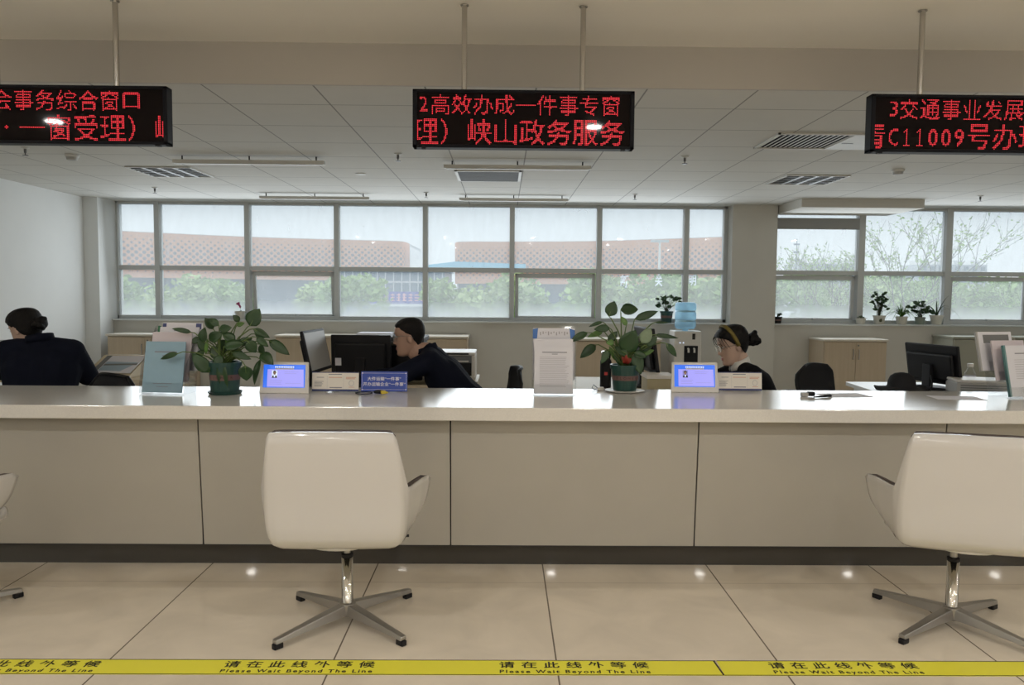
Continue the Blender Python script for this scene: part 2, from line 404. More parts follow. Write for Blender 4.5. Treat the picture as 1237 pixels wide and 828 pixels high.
# ---------------------------------------------------------------- the long service counter
CT = .795
t = thing('service_counter', 'long white topped service counter with taupe front panels and dark kick plate', 'counter', (0, 3.9, 0))
B(XL+.02, 6.9, 3.56, 4.285, CT-.062, CT).build('worktop', M['counter_top'], t, bevel=.004)
seams = [-4.01, -2.71, -1.43, -.245, .93, 2.11, 3.3, 4.5, 5.7, 6.85]
prev = XL+.03
for sx in seams:
    MB().prism([(3.655, CT-.062), (3.70, .105), (3.725, .105), (3.68, CT-.062)], 'x', prev+.003, sx-.003).build('front_panel', M['panel'], t, bevel=.0015)
    prev = sx
B(XL+.03, 6.85, 3.70, 3.74, .10, CT-.064).build('backing_board', M['seam'], t)
B(XL+.03, 6.85, 3.738, 3.76, 0, .11).build('kick_plate', M['kick'], t)
B(XL+.03, 6.85, 3.76, 4.2, .02, .10).build('plinth', M['seam'], t)

# ---------------------------------------------------------------- yellow waiting line
def tape(x0, x1, name_label, texts, skew0=0, skew1=0):
    y0, y1 = 2.628, 2.738
    o = MB().prism([(x0-skew0, y0), (x1-skew1, y0), (x1+skew1, y1), (x0+skew0, y1)], 'z', .0005, .0015).build('floor_tape', M['tape'])
    tag(o, name_label, 'tape', 'waiting line tapes')
    MB().box(x0, x1, y0, y0+.004, .0015, .0018).box(x0, x1, y1-.004, y1, .0015, .0018).build('border_line', M['ink'], o)
    if skew1: MB().prism([(x1-skew1-.006, y0), (x1-skew1, y0), (x1+skew1, y1), (x1+skew1-.006, y1)], 'z', .0015, .0019).build('end_line', M['ink'], o)
    for cx in texts:
        m = MB()
        for i, ch in enumerate('请在此线外等候'):
            m.text(ch, .050, Matrix.Translation((cx-.238+i*.0793, 2.698, .0019)), ax=1.15, bold=.018)
        m.build('chinese_lettering', M['ink'], o, recalc=False)
        MB().text('Please Wait Beyond The Line', .031, Matrix.Translation((cx, 2.652, .0019)), ax=1.06, spacing=1.32, bold=.025).build('english_lettering', M['ink'], o, recalc=False)
tape(-4.9, .775, 'yellow floor tape running from the left edge to the slanted joint', [-1.68, -.712, .260], skew1=-.004)
tape(.779, 6.9, 'yellow floor tape continuing right of the slanted joint', [1.222, 2.20])

# ---------------------------------------------------------------- hanging LED signs
from mathutils.bvhtree import BVHTree
GLYPH = {}
def decode(k):
    """dot pattern of one character: the built-in lettering sampled on the sign's dot grid"""
    if k in GLYPH: return GLYPH[k]
    row, ch = k; narrow = ch in '0123456789C'
    n, th, wd = (15, .47, 8 if narrow else 15) if row == 'T' else ((17, .40, 9) if narrow else (19, .34, 19))
    if ch == '1':        # stroke with a flag and a foot
        GLYPH[k] = [[(c == 4 and 2 <= r_ <= 14) or (r_ == 14 and 2 <= c <= 6) or (r_, c) in ((3, 3), (4, 2)) for c in range(wd)] for r_ in range(n)]; return GLYPH[k]
    t = MB().text(ch, 1.0, Matrix(), align='LEFT')
    vs = [v.co.copy() for v in t.bm.verts]
    t.bm.verts.index_update(); fs = [[v.index for v in f.verts] for f in t.bm.faces]; t.bm.free()
    x0, x1 = min(v.x for v in vs), max(v.x for v in vs); y0, y1 = min(v.y for v in vs), max(v.y for v in vs)
    if narrow: ex = (x0-.05, x1+.05, y0-.12, y1+.10)
    elif ch == '一': ex = (.02, .98, (y0+y1)/2-.46, (y0+y1)/2+.46)
    elif ch == '·': ex = ((x0+x1)/2-.46, (x0+x1)/2+.46, (y0+y1)/2-.46, (y0+y1)/2+.46)
    elif ch == '）': ex = (0, 1, y0, y1)
    else: ex = (min(.03, x0), max(.97, x1), y0-.005, y1+.005)
    if ch == '口': ex = (.03, .97, y0-.10, y1+.10)
    tree = BVHTree.FromPolygons(vs, fs); S_ = 6; out = []
    for r in range(n):
        line = []
        for c in range(wd):
            hit = sum(tree.ray_cast(Vector((ex[0]+(c+(i+.5)/S_)/wd*(ex[1]-ex[0]), ex[3]-(r+(j+.5)/S_)/n*(ex[3]-ex[2]), 1)), Vector((0, 0, -1)))[0] is not None for i in range(S_) for j in range(S_))
            line.append(hit > th*S_*S_)
        out.append(line)
    GLYPH[k] = out
    return out
PIT = .98/160
def led_row(row, lay, top):
    """dots of one text line; dot columns 0-159, dot rows from the top"""
    m = MB(); s = PIT*.33
    for ch, start in lay:
        g = decode(row+ch); off = top+(19-len(g))//2+(1 if len(g) == 17 else 0) if row == 'B' else top
        for r, line in enumerate(g):
            for c, on in enumerate(line):
                if on and 0 <= start+c < 160:
                    x = -.49+(start+c+.5)*PIT; z = .1225-(off+r+.5)*PIT
                    m.bm.faces.new([m.bm.verts.new((x+dx*s, -.0252, z+dz*s)) for dx, dz in ((-.5, -1), (.5, -1), (1, -.5), (1, .5), (.5, 1), (-.5, 1), (-1, .5), (-1, -.5))])
    return m
def led_sign(cx, label, top, bot):
    zc = 2.119
    t = thing('led_sign', label, 'sign', (cx, 3.682, zc), group='hanging LED signs')
    m = MB()
    m.box(-.51, .51, -.031, .031, .118, .132); m.box(-.51, .51, -.031, .031, -.132, -.118)
    m.box(-.51, -.49, -.031, .031, -.132, .132); m.box(.49, .51, -.031, .031, -.132, .132)
    m.build('casing', M['sign_black'], t, world=False, bevel=.003)
    B(-.495, .495, -.024, .02, -.125, .125).build('display_panel', M['display'], t, world=False)
    led_row('T', top, 2).build('upper_text_line', M['led'], t, world=False, recalc=False)
    led_row('B', bot, 20).build('lower_text_line', M['led'], t, world=False, recalc=False)
    for s in (-.275, .271):
        MB().tube([(s, 0, .13), (s, 0, HZ-zc-.004)], .0125, 14).lathe([(.020, HZ-zc-.006), (.020, HZ-zc-.002)], (s, 0, 0), 16).build('hanging_pole', M['pole'], t, world=False, smooth=False)
    for s in (-.46, .46): B(s-.01, s+.01, -.025, .0, -.138, -.131).build('latch', M['black'], t, world=False)
led_sign(-2.052, 'hanging red LED sign cut by the left edge of the view', [(c, 17+16*i) for i, c in enumerate('社会事务综合窗口')],
         [('·', 34), ('一', 53), ('窗', 73), ('受', 93), ('理', 113), ('）', 133), ('峡', 153)])
d = MB()
led_sign(.088, 'whole hanging red LED sign in the middle, with two steel poles showing', [('2', 1)]+[(c, 10+16*i) for i, c in enumerate('高效办成一件事专窗')],
         [('理', -3), ('）', 17), ('峡', 37), ('山', 57), ('政', 77), ('务', 97), ('服', 117), ('务', 137)])
led_sign(2.203, 'hanging red LED sign cut by the right edge, its line starting with 3', [('3', 10)]+[(c, 18+16*i) for i, c in enumerate('交通事业发展')],
         [('青', -10), ('C', 10), ('1', 20), ('1', 30), ('0', 40), ('0', 50), ('9', 60), ('号', 70), ('办', 90), ('理', 110)])

# ---------------------------------------------------------------- lounge chairs on four-star bases
def catmull(P, t):
    n = len(P)-1; i = min(int(t*n), n-1); f = t*n-i
    p0, p1, p2, p3 = P[max(i-1, 0)], P[i], P[i+1], P[min(i+2, n)]
    return .5*((2*p1)+(p2-p0)*f+(2*p0-5*p1+4*p2-p3)*f*f+(3*p1-p0-3*p2+p3)*f**3)
SH_U = [0, .22, .40, .47, .53, .60, .68, .80, .92, 1.0]
SH_B = [(0, -.135, .372), (.08, -.135, .372), (.15, -.132, .373), (.168, -.128, .374), (.176, -.124, .375), (.182, -.118, .376), (.186, -.110, .377), (.189, -.100, .377), (.190, -.090, .377), (.187, -.082, .377)]
SH_K = [(0, -.238, .388), (.10, -.238, .388), (.205, -.234, .389), (.226, -.228, .391), (.236, -.216, .393), (.243, -.198, .396), (.247, -.170, .400), (.250, -.125, .404), (.249, -.09, .406), (.244, -.066, .408)]
SH_M = [(0, -.266, .56), (.11, -.265, .56), (.210, -.260, .56), (.240, -.255, .558), (.252, -.243, .54), (.260, -.225, .52), (.270, -.18, .506), (.290, -.095, .498), (.303, -.02, .490), (.304, .015, .483)]
SH_T = [(0, -.305, .822), (.10, -.304, .822), (.197, -.300, .820), (.220, -.297, .817), (.230, -.289, .796), (.264, -.235, .605), (.276, -.185, .598), (.298, -.075, .596), (.317, .03, .588), (.322, .062, .570)]
def shell_pt(u, v, inset=0.0, up=0.0):
    a = abs(u); s = 1 if u >= 0 else -1
    def look(T):
        for i in range(len(SH_U)-1):
            if a <= SH_U[i+1]+1e-9:
                f = (a-SH_U[i])/(SH_U[i+1]-SH_U[i]); return Vector(T[i]).lerp(Vector(T[i+1]), f)
        return Vector(T[-1])
    p = catmull([look(SH_B), look(SH_K), look(SH_M), look(SH_T)], v)
    return Vector((p.x*s, p.y, p.z))
def shell_mesh(off, umax=1.0, v0=0.0):
    """back and wings as one sheet plus the pan, offset inwards by off"""
    us = sorted(set(round(x*umax, 5) for x in [i/24 for i in range(-24, 25)]+[s*x for x in SH_U for s in (-1, 1)])); vs = [v0+i/12*(1-v0) for i in range(13)]
    bm = bmesh.new(); P = [[shell_pt(u, v) for v in vs] for u in us]; Q = []
    for i in range(len(us)):
        row = []
        for j in range(len(vs)):
            du = P[min(i+1, len(us)-1)][j]-P[max(i-1, 0)][j]; dv = P[i][min(j+1, len(vs)-1)]-P[i][max(j-1, 0)]
            nn = du.cross(dv); nn = nn.normalized() if nn.length > 1e-9 else Vector((0, 1, 0))
            row.append(bm.verts.new(P[i][j]-nn*(-off if nn.dot(Vector((0, .06, .5))-P[i][j]) > 0 else off)))
        Q.append(row)
    for i in range(len(us)-1):
        for j in range(len(vs)-1): bm.faces.new((Q[i][j], Q[i+1][j], Q[i+1][j+1], Q[i][j+1]))
    return bm
def seat_dish(dz, s):
    m = MB(); rows = []
    for j in range(13):
        row = []
        for i in range(13):
            u, v = i/6-1, j/6-1
            k = math.sqrt(max(0, 1-.5*v*v))*u, math.sqrt(max(0, 1-.5*u*u))*v
            x, y = .245*s*k[0], .05+.27*s*k[1]
            row.append(m.bm.verts.new((x, y, .350+dz+.030*(u*u)**1.5+.012*(v*v)**2)))
        rows.append(row)
    for p, q in zip(rows, rows[1:]):
        for i in range(12): m.bm.faces.new((p[i], p[i+1], q[i+1], q[i]))
    return m
def lounge_chair(loc, rz, label):
    t = thing('lounge_chair', label, 'chair', loc, rz, 'white shell chairs at the counter')
    m = MB(); m.bm.free(); m.bm = shell_mesh(0); m.build('shell', M['shell'], t, smooth=True, world=False, solid=.011, soff=0)
    seat_dish(.006, 1.0).build('seat_shell', M['shell'], t, smooth=True, world=False, solid=.014, soff=0)
    seat_dish(.036, .74).build('seat_cushion', M['upholstery'], t, smooth=True, world=False, solid=.045, soff=0, bevel=.012)
    m = MB(); m.bm.free(); m.bm = shell_mesh(.018, .955, .22); m.build('upholstery', M['upholstery'], t, smooth=True, world=False, solid=.020, soff=0)
    MB().prism([(-.065, .328), (.065, .328), (.075, .343), (-.075, .343)], 'y', -.08, .14).build('seat_plate', M['black'], t, world=False, bevel=.004)
    MB().tube([(0, 0, .20), (0, 0, .335)], .0135, 16).build('gas_lift', M['brushed'], t, world=False, smooth=False)
    MB().lathe([(.0, .04), (.026, .04), (.026, .075), (.0225, .08), (.0225, .268), (0, .268)], n=24, cap=False).build('column', M['chrome'], t, world=False, smooth=True)
    MB().lathe([(.024, .266), (.024, .279), (.016, .281)], n=20).build('collar', M['black'], t, world=False)
    MB().lathe([(.034, .03), (.036, .045), (.034, .078), (.027, .082)], n=20).build('hub', M['brushed'], t, world=False, smooth=False, bevel=.002)
    MB().tube([(.03, .0, .333), (.20, .01, .345)], .004, 8).tube([(.20, .01, .345), (.245, .012, .346)], .006, 8).build('height_lever', M['black'], t, world=False)
    for k in range(4):
        a = math.radians(48+90*k); mt = Matrix.Rotation(a, 4, 'Z')
        b = MB()
        hs = [(.02, .026, .035, .078), (.12, .023, .034, .066), (.24, .019, .028, .050), (.335, .015, .022, .038)]
        rings = [[b.bm.verts.new((x, s*wd*(1 if z == lo else .75), z)) for s, z in ((-1, lo), (1, lo), (1, hi), (-1, hi))] for x, wd, lo, hi in hs]
        for p, q in zip(rings, rings[1:]):
            for i in range(4): b.bm.faces.new((p[i], p[(i+1) % 4], q[(i+1) % 4], q[i]))
        b.bm.faces.new(rings[0][::-1]); b.bm.faces.new(rings[-1])
        lg = b.xform(mt).build('leg', M['brushed'], t, world=False, bevel=.003)
        MB().box(.302, .340, -.0120, .0120, 0.0, .0215).xform(mt).build('foot_glide', M['black'], lg, world=False, bevel=.004)
    return t
ch = lounge_chair((-.616, 3.07, 0), math.radians(1), 'whole white shell chair in the middle on a four legged chrome base')
dup(ch, (1.81, 3.05, 0), math.radians(-17), 'white shell chair cut by the right edge of the view')
dup(ch, (-2.27, 3.05, 0), math.radians(4), 'white shell chair at the left edge, only its armrest and foot showing')

# ---------------------------------------------------------------- things under the ceiling
def louvre_lamp(cx, cy, label):
    t = thing('louvre_light', label, 'ceiling light', (cx, cy, CZ), group='square louvre ceiling lights')
    m = MB()
    for a, b_, c, d_ in ((-.295, .295, -.295, -.28), (-.295, .295, .28, .295), (-.295, -.28, -.295, .295), (.28, .295, -.295, .295)): m.box(a, b_, c, d_, -.012, -.001)
    m.build('frame', M['white_metal'], t, world=False)
    B(-.285, .285, -.285, .285, -.004, -.001).build('reflector', M['dark_void'], t, world=False)
    m = MB()
    for k in range(1, 6): m.box(-.28, .28, -.28+k*.56/6-.008, -.28+k*.56/6+.008, -.011, -.004)
    for k in range(1, 4): m.box(-.28+k*.14-.016, -.28+k*.14+.016, -.28, .28, -.012, -.004)
    m.build('louvre', M['louvre'], t, world=False)
    return t
g = louvre_lamp(-3.11, 7.43, 'square louvre ceiling light at left above the pilaster end')
dup(g, (2.90, 7.55, CZ), label='square louvre ceiling light at right behind the striped vent')
t = thing('air_vent', 'dark return air grille in the centre of the ceiling, behind a strip lamp', 'air vent', (-.145, 7.5, CZ), group='ceiling air vents')
MB().box(-.305, .305, -.335, -.31, -.012, -.001).box(-.305, .305, .31, .335, -.012, -.001).box(-.305, -.28, -.335, .335, -.012, -.001).box(.28, .305, -.335, .335, -.012, -.001).build('frame', M['white_metal'], t, world=False)
B(-.29, .29, -.32, .32, -.004, -.001).build('backing', M['dark_void'], t, world=False)
m = MB()
for k in range(20): m.box(-.28, .28, -.30+k*.0316-.009, -.30+k*.0316+.009, -.010, -.004)
m.build('slats', M['vent_slat'], t, world=False)
t = thing('air_vent', 'black and white striped air vent with a white plate, near the right LED sign', 'air vent', (2.27, 5.66, CZ), group='ceiling air vents')
B(-.385, .13, -.255, .255, -.004, -.001).build('backing', M['dark_void'], t, world=False)
m = MB()
for k in range(14): m.box(-.372+k*.0375, -.372+k*.0375+.011, -.25, .25, -.006, -.003)
m.build('slats', M['white_metal'], t, world=False)
MB().box(-.40, -.385, -.27, .27, -.013, -.001).box(-.40, .43, -.27, -.255, -.013, -.001).box(-.40, .43, .255, .27, -.013, -.001).box(.13, .43, -.255, .255, -.013, -.001).build('frame', M['white_metal'], t, world=False)
B(.16, .24, .02, .035, -.015, -.012).build('switch_slot', M['mid_grey'], t, world=False)
def strip_lamp(cx, cy, label):
    t = thing('strip_lamp', label, 'ceiling light', (cx, cy, CZ), group='unlit strip lamps')
    MB().prism([(-.035, -.035), (.035, -.035), (.022, -.062), (-.022, -.062)], 'x', -.62, .62).build('housing', M['white_metal'], t, world=False)
    B(-.60, .60, -.018, .018, -.067, -.062).build('diffuser', M['lamp_off'], t, world=False)
    for x in (-.55, 0, .55): MB().tube([(x, 0, -.036), (x, 0, 0)], .006, 8).build('hanger', M['black'], t, world=False)
    return t
s0 = strip_lamp(.112, 6.68, 'unlit strip lamp below the middle LED sign, nearer of two')
dup(s0, (.112, 9.0, CZ), label='unlit strip lamp above the window, behind the centre air vent')
dup(s0, (-2.10, 6.55, CZ), label='unlit strip lamp right of the left LED sign')
dup(s0, (-2.15, 9.0, CZ), label='unlit strip lamp above the left part of the window')
def sprinkler(x, y, label):
    t = thing('sprinkler', label, 'sprinkler', (x, y, CZ), group='ceiling sprinklers')
    MB().lathe([(.032, -.001), (.030, -.006), (.012, -.012)]).build('escutcheon', M['white_metal'], t, world=False)
    MB().lathe([(.010, -.010), (.010, -.040), (.004, -.045), (.004, -.058)], n=12).build('body', M['mid_grey'], t, world=False)
    MB().lathe([(.022, -.058), (.022, -.062)], n=14).build('deflector', M['mid_grey'], t, world=False)
    return t
sp = sprinkler(-3.75, 6.25, 'sprinkler head below the left LED sign')
for x, y, l in ((-3.78, 8.6, 'sprinkler head above the left end of the big window'), (-.85, 6.35, 'sprinkler head just left of the middle LED sign'), (-.865, 8.8, 'sprinkler head above the window, left of the middle'),
                (1.45, 6.35, 'sprinkler head right of the middle LED sign'), (1.46, 8.8, 'sprinkler head above the right part of the big window'), (5.25, 8.65, 'sprinkler head above the right window')):
    dup(sp, (x, y, CZ), label=l)
def smoke(x, y, label):
    t = thing('smoke_detector', label, 'smoke detector', (x, y, CZ), group='smoke detectors')
    MB().lathe([(.055, -.001), (.055, -.018), (.048, -.022)]).build('base', M['white_metal'], t, world=False)
    MB().lathe([(.046, -.022), (.040, -.045), (.018, -.05)]).build('sensor_head', M['grey_plastic'], t, world=False)
    return t
s1 = smoke(-3.55, 6.55, 'round smoke detector left of the left louvre light')
dup(s1, (3.45, 6.9, CZ), label='round smoke detector below the right LED sign')
tag(MB().lathe([(.05, -.001), (.05, -.006), (.03, -.010)], (-1.345, 7.45, CZ)).build('speaker_disc', M['white_metal']), 'small flat white disc in the ceiling between strip lamps', 'ceiling disc')
# lit round downlights of the public hall (behind and above the camera)
t0 = None
for y in (1.1, -1.1, -3.3):
    for x in (-3.5, -1.4, .7, 2.8, 4.9, 7.0):
        lb = 'lit round downlight in the hall ceiling'
        if t0 is None:
            t0 = thing('downlight', lb, 'ceiling light', (x, y, HZ), group='hall downlights')
            MB().lathe([(.07, -.001), (.07, -.008), (.057, -.008), (.057, -.001)], cap=False).build('rim', M['white_metal'], t0, world=False)
            MB().lathe([(.055, -.001), (.055, -.005)]).build('lens', M['lamp_on'], t0, world=False)
        else: dup(t0, (x, y, HZ))
        light('downlight_lamp', 'AREA', (x, y, HZ-.02), (0, 0, 0), HALL_W, (1, .97, .925), .12, shape='DISK')

# ---------------------------------------------------------------- things standing on the counter
def tilt_frame(x, y, z, lean, rz=0):
    """frame whose local x is to the right, local z up the leaning face, local y to the back"""
    return Matrix.Translation((x, y, z)) @ Matrix.Rotation(rz, 4, 'Z') @ Matrix.Rotation(-lean, 4, 'X')
FACE = Matrix.Rotation(PI/2, 4, 'X')          # lays text (xy) into the xz plane facing -y
def lines(m, x0, x1, z0, z1, n, y, h=.0022, ragged=.0, rnd=None):
    rnd = rnd or random.Random(3)
    for k in range(n):
        z = z1-(k+.5)*(z1-z0)/n; e = x1-ragged*rnd.random()*(x1-x0)
        m.quad((x0, y, z-h/2), (e, y, z-h/2), (e, y, z+h/2), (x0, y, z+h/2))
    return m
def rect(m, x0, x1, z0, z1, y): return m.quad((x0, y, z0), (x1, y, z0), (x1, y, z1), (x0, y, z1))

def booklet(name, label, F, x0, x1, z0, z1, th, mt, group=None, deco=None):
    t = thing(name, label, 'booklet' if 'booklet' in name or 'brochure' in name else 'paper', F.to_translation(), 0, group)
    MB().box(x0, x1, 0, th, z0, z1).xform(F).build('cover', mt, t)
    if th > .003: MB().box(x0+.002, x1-.001, .001, th-.001, z0+.001, z1+.0008).xform(F).build('pages', M['paper'], t)
    for nm, mm, k in (deco or []): mm.xform(F).build(nm, k, t)
    return t
def acrylic_stand(label, F, w_, tiers, side_h):
    """stepped clear stand: a sloping back, shelves with lips, side cheeks"""
    t = thing('brochure_stand', label, 'brochure stand', F.to_translation(), 0, 'acrylic brochure stands')
    for (y, zb, hh) in tiers:
        MB().box(-w_/2, w_/2, y-.004, y-.001, zb, zb+hh).xform(F).build('front_lip', M['acrylic'], t)
        MB().box(-w_/2, w_/2, y-.004, y+.032, zb-.0035, zb-.0005).xform(F).build('shelf', M['acrylic'], t)
    yb = tiers[-1][0]+.033
    MB().box(-w_/2, w_/2, yb, yb+.003, 0.004, side_h).xform(F).build('back_panel', M['acrylic'], t)
    for s in (-1, 1):
        x = s*(w_/2+.0015)
        MB().prism([(tiers[0][0]-.004, tiers[0][1]-.003), (yb+.003, tiers[0][1]-.003), (yb+.003, side_h), (tiers[-1][0]+.01, side_h-.02), (tiers[0][0]-.004, tiers[0][1]+.14)], 'x', x-.0015, x+.0015).xform(F).build('side_cheek', M['acrylic'], t)
    return t

# left stand with the light blue booklet
F1 = tilt_frame(-1.722, 3.945, CT+.008, math.radians(12), math.radians(-5))
acrylic_stand('clear brochure stand holding the light blue booklet, at the left plant', F1, .232, [(0, 0, .05), (.045, .06, .05), (.09, .12, .05)], .375)
m1 = MB(); lines(m1, -.055, .062, .205, .213, 1, -.0005, .006); lines(m1, -.012, .012, .188, .192, 1, -.0005, .004)
m2 = MB(); lines(m2, -.05, .05, .045, .05, 1, -.0005, .003); lines(m2, -.03, .03, .03, .034, 1, -.0005, .003)
booklet('booklet', 'light blue booklet in the front tier of the left stand', F1, -.105, .105, .002, .262, .006, M['blue_cover'], 'booklets in the left stand', [('title', m1, M['grey_ink']), ('small_print', m2, M['grey_ink'])])
m1 = MB(); rect(m1, -.10, -.035, .312, .316, .0445)
booklet('booklet', 'pinkish white booklet just behind the light blue one', F1 @ Matrix.Translation((.006, .045, 0)), -.105, .105, .062, .318, .008, M['pink_paper'], 'booklets in the left stand')
m1 = MB(); lines(m1, -.03, .04, .330, .335, 1, -.0006, .003)
booklet('booklet', 'grey white booklet with a green spine in the rear tier of the left stand', F1 @ Matrix.Translation((.018, .09, 0)), -.105, .105, .124, .352, .010, M['paper'], 'booklets in the left stand',
        [('spine', MB().box(-.117, -.105, 0, .01, .13, .358), M['green_cover']), ('title', m1, M['grey_ink'])])
m1 = MB(); rect(m1, -.105, -.085, .355, .375, -.0006); m4 = MB(); rect(m4, .075, .105, .345, .375, -.0006)
booklet('brochure', 'white brochure with navy corners, rearmost in the left stand', F1 @ Matrix.Translation((.022, .108, 0)), -.105, .11, .13, .378, .004, M['paper'], 'booklets in the left stand', [('left_corner', m1, M['navy_print']), ('right_corner', m4, M['navy_print'])])
# centre stand with printed sheets
F2 = tilt_frame(.265, 4.005, CT+.006, math.radians(7), math.radians(-1))
acrylic_stand('clear brochure stand with a printed white sheet, in the middle of the counter', F2, .222, [(0, 0, .05), (.045, .07, .04)], .36)
r_ = random.Random(5)
m1 = MB(); lines(m1, -.062, .066, .214, .219, 1, -.0006, .0045); lines(m1, -.012, .018, .205, .209, 1, -.0006, .0035)
m2 = MB(); lines(m2, -.075, .078, .035, .195, 21, -.0006, .0018, .15, r_)
booklet('printed_sheet', 'white sheet full of text in the front of the middle stand', F2, -.102, .098, .002, .242, .001, M['paper'], None, [('heading', m1, M['grey_ink']), ('body_text', m2, M['pale_ink'])])
booklet('printed_sheet', 'blank topped white sheet sticking up behind the text sheet of the middle stand', F2 @ Matrix.Translation((-.002, .012, 0)), -.102, .10, .004, .285, .004, M['paper'])
m1 = MB(); m1.quad((-.112, -.0006, .29), (-.09, -.0006, .29), (-.085, -.0006, .345), (-.112, -.0006, .34)); m4 = MB(); m4.quad((.085, -.0006, .29), (.108, -.0006, .29), (.108, -.0006, .335), (.08, -.0006, .345))
m3 = MB()
for k in range(11): rect(m3, -.075+k*.014, -.069+k*.014, .308+.006*(k % 3), .325+.003*(k % 2), -.0006)
booklet('brochure', 'white brochure with blue corners at the back of the middle stand', F2 @ Matrix.Translation((.002, .050, 0)), -.112, .108, .075, .345, .004, M['paper'], None, [('left_corner', m1, M['blue_print']), ('right_corner', m4, M['blue_print']), ('faint_picture', m3, M['pale_ink'])])
# right stand
F3 = tilt_frame(2.735, 4.01, CT+.008, math.radians(13), math.radians(14))
acrylic_stand('clear brochure stand cut by the right edge of the view', F3, .232, [(0, 0, .05), (.05, .09, .05), (.10, .15, .05)], .34)
m2 = MB(); lines(m2, -.06, .08, .09, .20, 9, -.0006, .002, .3); m1 = MB(); lines(m1, -.05, .08, .225, .231, 1, -.0006, .005)
booklet('booklet', 'white booklet with a teal spine in front of the right stand', F3, -.105, .105, .002, .27, .012, M['paper'], 'booklets in the right stand', [('spine', MB().box(-.116, -.105, -.001, .014, .002, .272), M['teal_cover']), ('title', m1, M['grey_ink']), ('body_text', m2, M['pale_ink'])])
booklet('booklet', 'ivory booklet in the second tier of the right stand', F3 @ Matrix.Translation((-.03, .05, 0)), -.105, .105, .092, .305, .008, M['pink_paper'], 'booklets in the right stand')
m1 = MB(); rect(m1, -.08, .09, .30, .345, -.0006)
booklet('booklet', 'light booklet with a dark grey top band, rearmost in the right stand', F3 @ Matrix.Translation((-.055, .10, 0)), -.11, .11, .152, .36, .012, M['paper'], 'booklets in the right stand', [('top_band', m1, M['mid_grey']), ('spine', MB().box(-.12, -.11, 0, .012, .15, .36), M['grey_plastic'])])

# glowing name tablets
def tablet(loc, rz, label, portrait):
    t = thing('name_tablet', label, 'tablet', loc, rz, 'white name tablets on the counter')
    L = Matrix.Rotation(math.radians(-10), 4, 'X')
    MB().prism([(-.128, 0), (.128, 0), (.121, .163), (-.121, .163)], 'y', 0, .016).xform(L).build('casing', M['white_plastic'], t, world=False, bevel=.004)
    MB().prism([(.012, .001), (.085, .001), (.085, .006), (.020, .13)], 'x', -.05, .05).build('stand_foot', M['white_plastic'], t, world=False, bevel=.003)
    B(-.109, .107, -.0015, 0, .030, .148).xform(L).build('screen', M['screen_blue'], t, world=False)
    q = MB(); q.quad((-.088, -.002, .034), (.102, -.002, .034), (.098, -.002, .124), (-.088, -.002, .124)); q.xform(L).build('screen_page', M['screen_lilac'], t, world=False)
    q = MB()
    for k in range(11): rect(q, -.05+k*.0092, -.0435+k*.0092, .1325, .140, -.0024)
    q.xform(L).build('screen_heading', M['screen_white'], t, world=False)
    q = MB(); lines(q, -.075, -.005, .044, .070, 3, -.0024, .0014, .3); lines(q, .005, .085, .050, .055, 1, -.0024, .0012); lines(q, .0, .08, .098, .115, 2, -.0024, .0012, .4)
    q.xform(L).build('screen_text', M['screen_text'], t, world=False)
    q = MB(); rect(q, -.065, -.037, .080, .118, -.0022); q.xform(L).build('portrait_ground', M['screen_white'] if portrait else M['screen_text'], t, world=False)
    q = MB(); q.quad((-.065, -.0026, .080), (-.037, -.0026, .080), (-.041, -.0026, .092), (-.061, -.0026, .092))
    q.prism([(-.051+.008*math.cos(a*PI/8), .108+.009*math.sin(a*PI/8)) for a in range(16)], 'y', -.0026, -.0023); q.xform(L).build('portrait_hair_and_jacket', M['ink'], t, world=False)
    q = MB(); q.prism([(-.051+.0062*math.cos(a*PI/8), .1035+.0085*math.sin(a*PI/8)) for a in range(16)], 'y', -.0030, -.0027); q.xform(L).build('portrait_face', M['skin'], t, world=False)
    q = MB(); q.quad((-.054, -.003, .083), (-.048, -.003, .083), (-.0465, -.003, .093), (-.0555, -.003, .093)); q.xform(L).build('portrait_collar', M['screen_white'], t, world=False)
    for s in (-1, 1): MB().lathe([(.006, -.0005), (.006, .003)], (s*.085, .008, 0), 10).build('rubber_foot', M['black'], t, world=False)
tablet((-1.124, 4.005, CT+.001), math.radians(-2), 'white name tablet with lit blue screen beside the left plant', True)
tablet((1.03, 4.15, CT+.001), math.radians(-2), 'white name tablet with lit blue screen in front of the woman with a headband', False)

